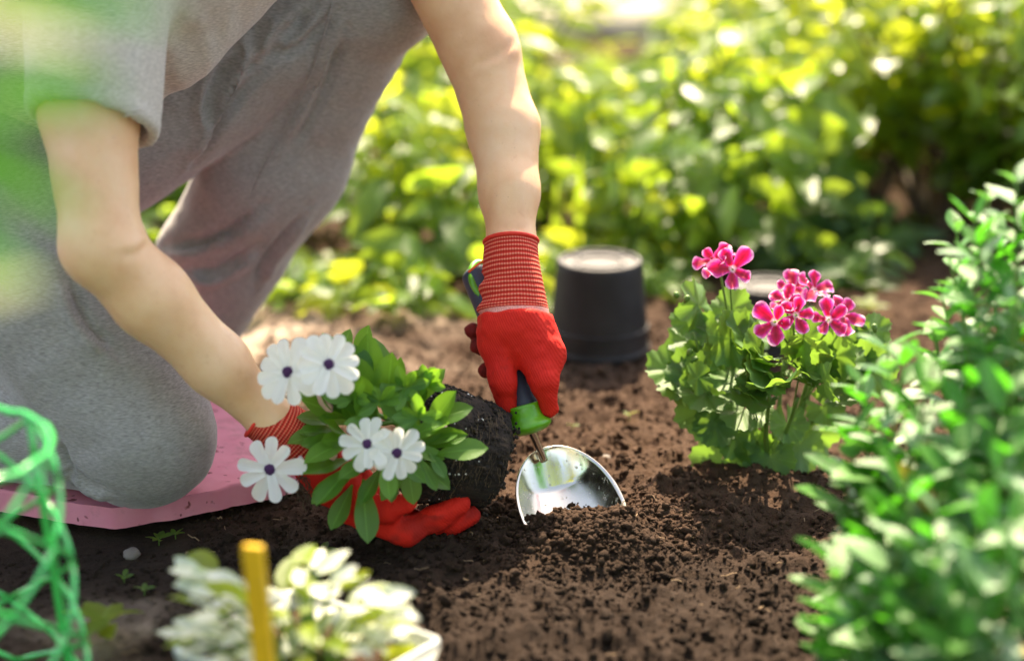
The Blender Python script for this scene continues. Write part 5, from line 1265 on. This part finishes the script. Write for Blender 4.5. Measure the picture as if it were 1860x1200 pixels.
# ------------------------------------------------------------------ seedlings, pebbles
random.seed(33)
sm = [pyd('leaf', *leaf_geo(1, .5, ellip, 4, 2, .2, .2), M['bg1']), pyd('leaf', *leaf_geo(1, .5, ellip, 4, 2, .2, .2), M['bg2'])]
def seedling(lab, u, v, n, s, k=0, up=.5):
    b = G(u, v); b.z = float(ground_z(b.x, b.y)); t = thing('seedling', lab, 'seedling', tuple(b), 'weed seedlings on the soil')
    h = s * 0.6
    tube('stem', [(0, 0, -.003), (0, 0, h * .5), (0.001, 0, h)], 0.0007, M['stem'], t, 5)
    for i in range(n):
        a = 2 * PI * i / n + random.uniform(-.4, .4); put('leaf', sm[k], t, basis((0, 0, h * random.uniform(.6, 1)), (math.cos(a), math.sin(a), up), Vector((0, 0, 1)) + rv(.3), s * random.uniform(.7, 1.1)))
for a in (('seedling at the foot of the pink mat front edge', 288, 972, 6, .014), ('second seedling at the pink mat front edge, nearer the glove', 318, 962, 5, .013), ('tiny seedling on dark soil left of the yellow stake', 225, 1045, 4, .012), ('tiny forked seedling just above the pale leaves', 262, 1068, 4, .012), ('small weed beside the tray behind the pale leaves', 585, 1000, 4, .016), ('tiny bright sprout right of the trowel shank', 1143, 762, 3, .012, 1), ('pale sprout by the loose soil right of the trowel', 1040, 775, 2, .012, 1), ('small round sprout left of the geranium', 1262, 748, 3, .016, 1)):
    seedling(*a)
seedling('broad pale weed beside the green netting cage', 195, 1165, 6, .045, 1, .35)
seedling('small weed inside the shade right of the half hidden pot', 1580, 570, 6, .03, 1, .4)
seedling('small weed on the dry soil behind the white flowers', 700, 565, 6, .03, 1, .4)
pb = mesh_arr('pebble', ico_geo(2)[0] * (1 + 0.10 * RNG.uniform(-1, 1, (162, 1))), ico_geo(2)[1]); pb.materials.append(M['stone'])
for lab, u, v, s in (('pale pebble in front of the pink mat', 238, 993, .009), ('small pale pebble right of the trowel blade', 1100, 838, .0055), ('pale pebble above the trowel blade right shoulder', 1078, 815, .005), ('round pebble on the lit soil behind the root ball', 905, 722, .006), ('tan pebble beside the root ball', 865, 718, .005)):
    o = bpy.data.objects.new('pebble', pb); COL.objects.link(o); g = G(u, v); o.location = (g.x, g.y, float(ground_z(g.x, g.y)) + s * .3); o.scale = (s * 1.2, s, s * .7); o.rotation_euler = (0, 0, random.uniform(0, 3))
    o['label'] = lab; o['category'] = 'pebble'; o['group'] = 'pebbles on the soil'

# ------------------------------------------------------------------ tall stalk close to the camera, its leaves far out of focus
random.seed(41)
def near_stalk():
    b = Vector((-0.30, -1.16, 0)); t = thing('tall_weed', 'tall leafy weed close to the camera, blurred green leaves over the grey sleeve', 'plant', tuple(b))
    tp = Vector((0.02, 0, 0.86)); pts = catmull([(0, 0, -.02), (-.012, 0, .4), (0.0, 0, .7), tuple(tp)], 8); tube('stem', pts, np.linspace(.004, .002, len(pts)), M['stem'], t, 8)
    me = [pyd('leaf', *leaf_geo(1, .42, ovate, 8, 4, .2, .25, 0, .04, 1), M[m]) for m in ('softleaf', 'bg2')]
    for i, (u, v, L, dx, dz, k) in enumerate(((20, 10, .085, 1, -.1, 1), (165, -25, .075, 1, .05, 0), (5, 290, .085, 1, -.3, 0), (-30, 420, .08, .8, -.4, 0), (-60, 150, .09, -1, .1, 0), (-90, 520, .09, .5, .2, 1))):
        c = P(u, v, b.y + (0.01 if i % 2 else -.02)) - b; d = Vector((dx, random.uniform(-.4, .4), dz)).normalized()
        put('leaf', me[k], t, basis(c - d * L * .6, d, Vector((0, -.55, .8)), L))
        q = c - d * L * .6; z0 = q.z - .03; s0 = Vector((np.interp(z0, pts[:, 2], pts[:, 0]), 0, z0)); tube('leaf_stalk', catmull([s0, s0.lerp(q, .5) + Vector((0, 0, .004)), q], 4), .0012, M['stem'], t, 5)
near_stalk()
# trees added behind the camera for green trowel reflections and less blue skylight
def tree(lab, x, y, H, R, mat):
    t = thing('tree', lab, 'tree', (x, y, 0)); pts = catmull([(0, 0, -.1), (.05, 0, H * .35), (0, .05, H * .7)], 6); tube('trunk', pts, np.linspace(.11, .05, len(pts)), M['twig'], t, 10)
    TV, TF, TU = TPL['small']; Vs = []; Fs = []; Us = []; Rn = []; n = 0
    for k in range(9):
        a = random.uniform(0, 6.28); e = Vector((R * .8 * math.cos(a), R * .8 * math.sin(a), H * random.uniform(.5, .95))); s0 = Vector((0, .03, H * random.uniform(.3, .6)))
        tube('limb', catmull([s0, s0.lerp(e, .5) + Vector((0, 0, .1)), e], 5), np.linspace(.04, .012, 11), M['twig'], t, 6)
    cl = [(Vector((random.gauss(0, R * .5), random.gauss(0, R * .5), H * random.uniform(.4, 1.0))), random.uniform(.2, .45) * R) for _ in range(34)]
    for k in range(3200):
        c, r = random.choice(cl); p = c + Vector((random.gauss(0, 1), random.gauss(0, 1), random.gauss(0, .8))).normalized() * r * random.random() ** .4
        A = np.array(basis(p, rv(1) + Vector((0, 0, -.2)), Vector((0, 0, 1)) + rv(.7), random.uniform(.08, .15))); Vs.append(TV @ A[:3, :3].T + A[:3, 3]); Fs.append(TF + n); Us.append(TU); Rn.append(np.full(len(TV), random.random())); n += len(TV)
    obj('crown', mesh_arr('crown', np.concatenate(Vs), np.concatenate(Fs), True, np.concatenate(Us), {'rnd': np.concatenate(Rn)}), M[mat], t, kind='stuff')
tree('broad leafy tree added behind the viewer to be reflected in the trowel', -1.6, -4.6, 4.2, 1.5, 'bg2')
tree('second leafy tree added behind the viewer, further right, to be reflected in the trowel', 1.9, -5.2, 4.6, 1.6, 'bg1')
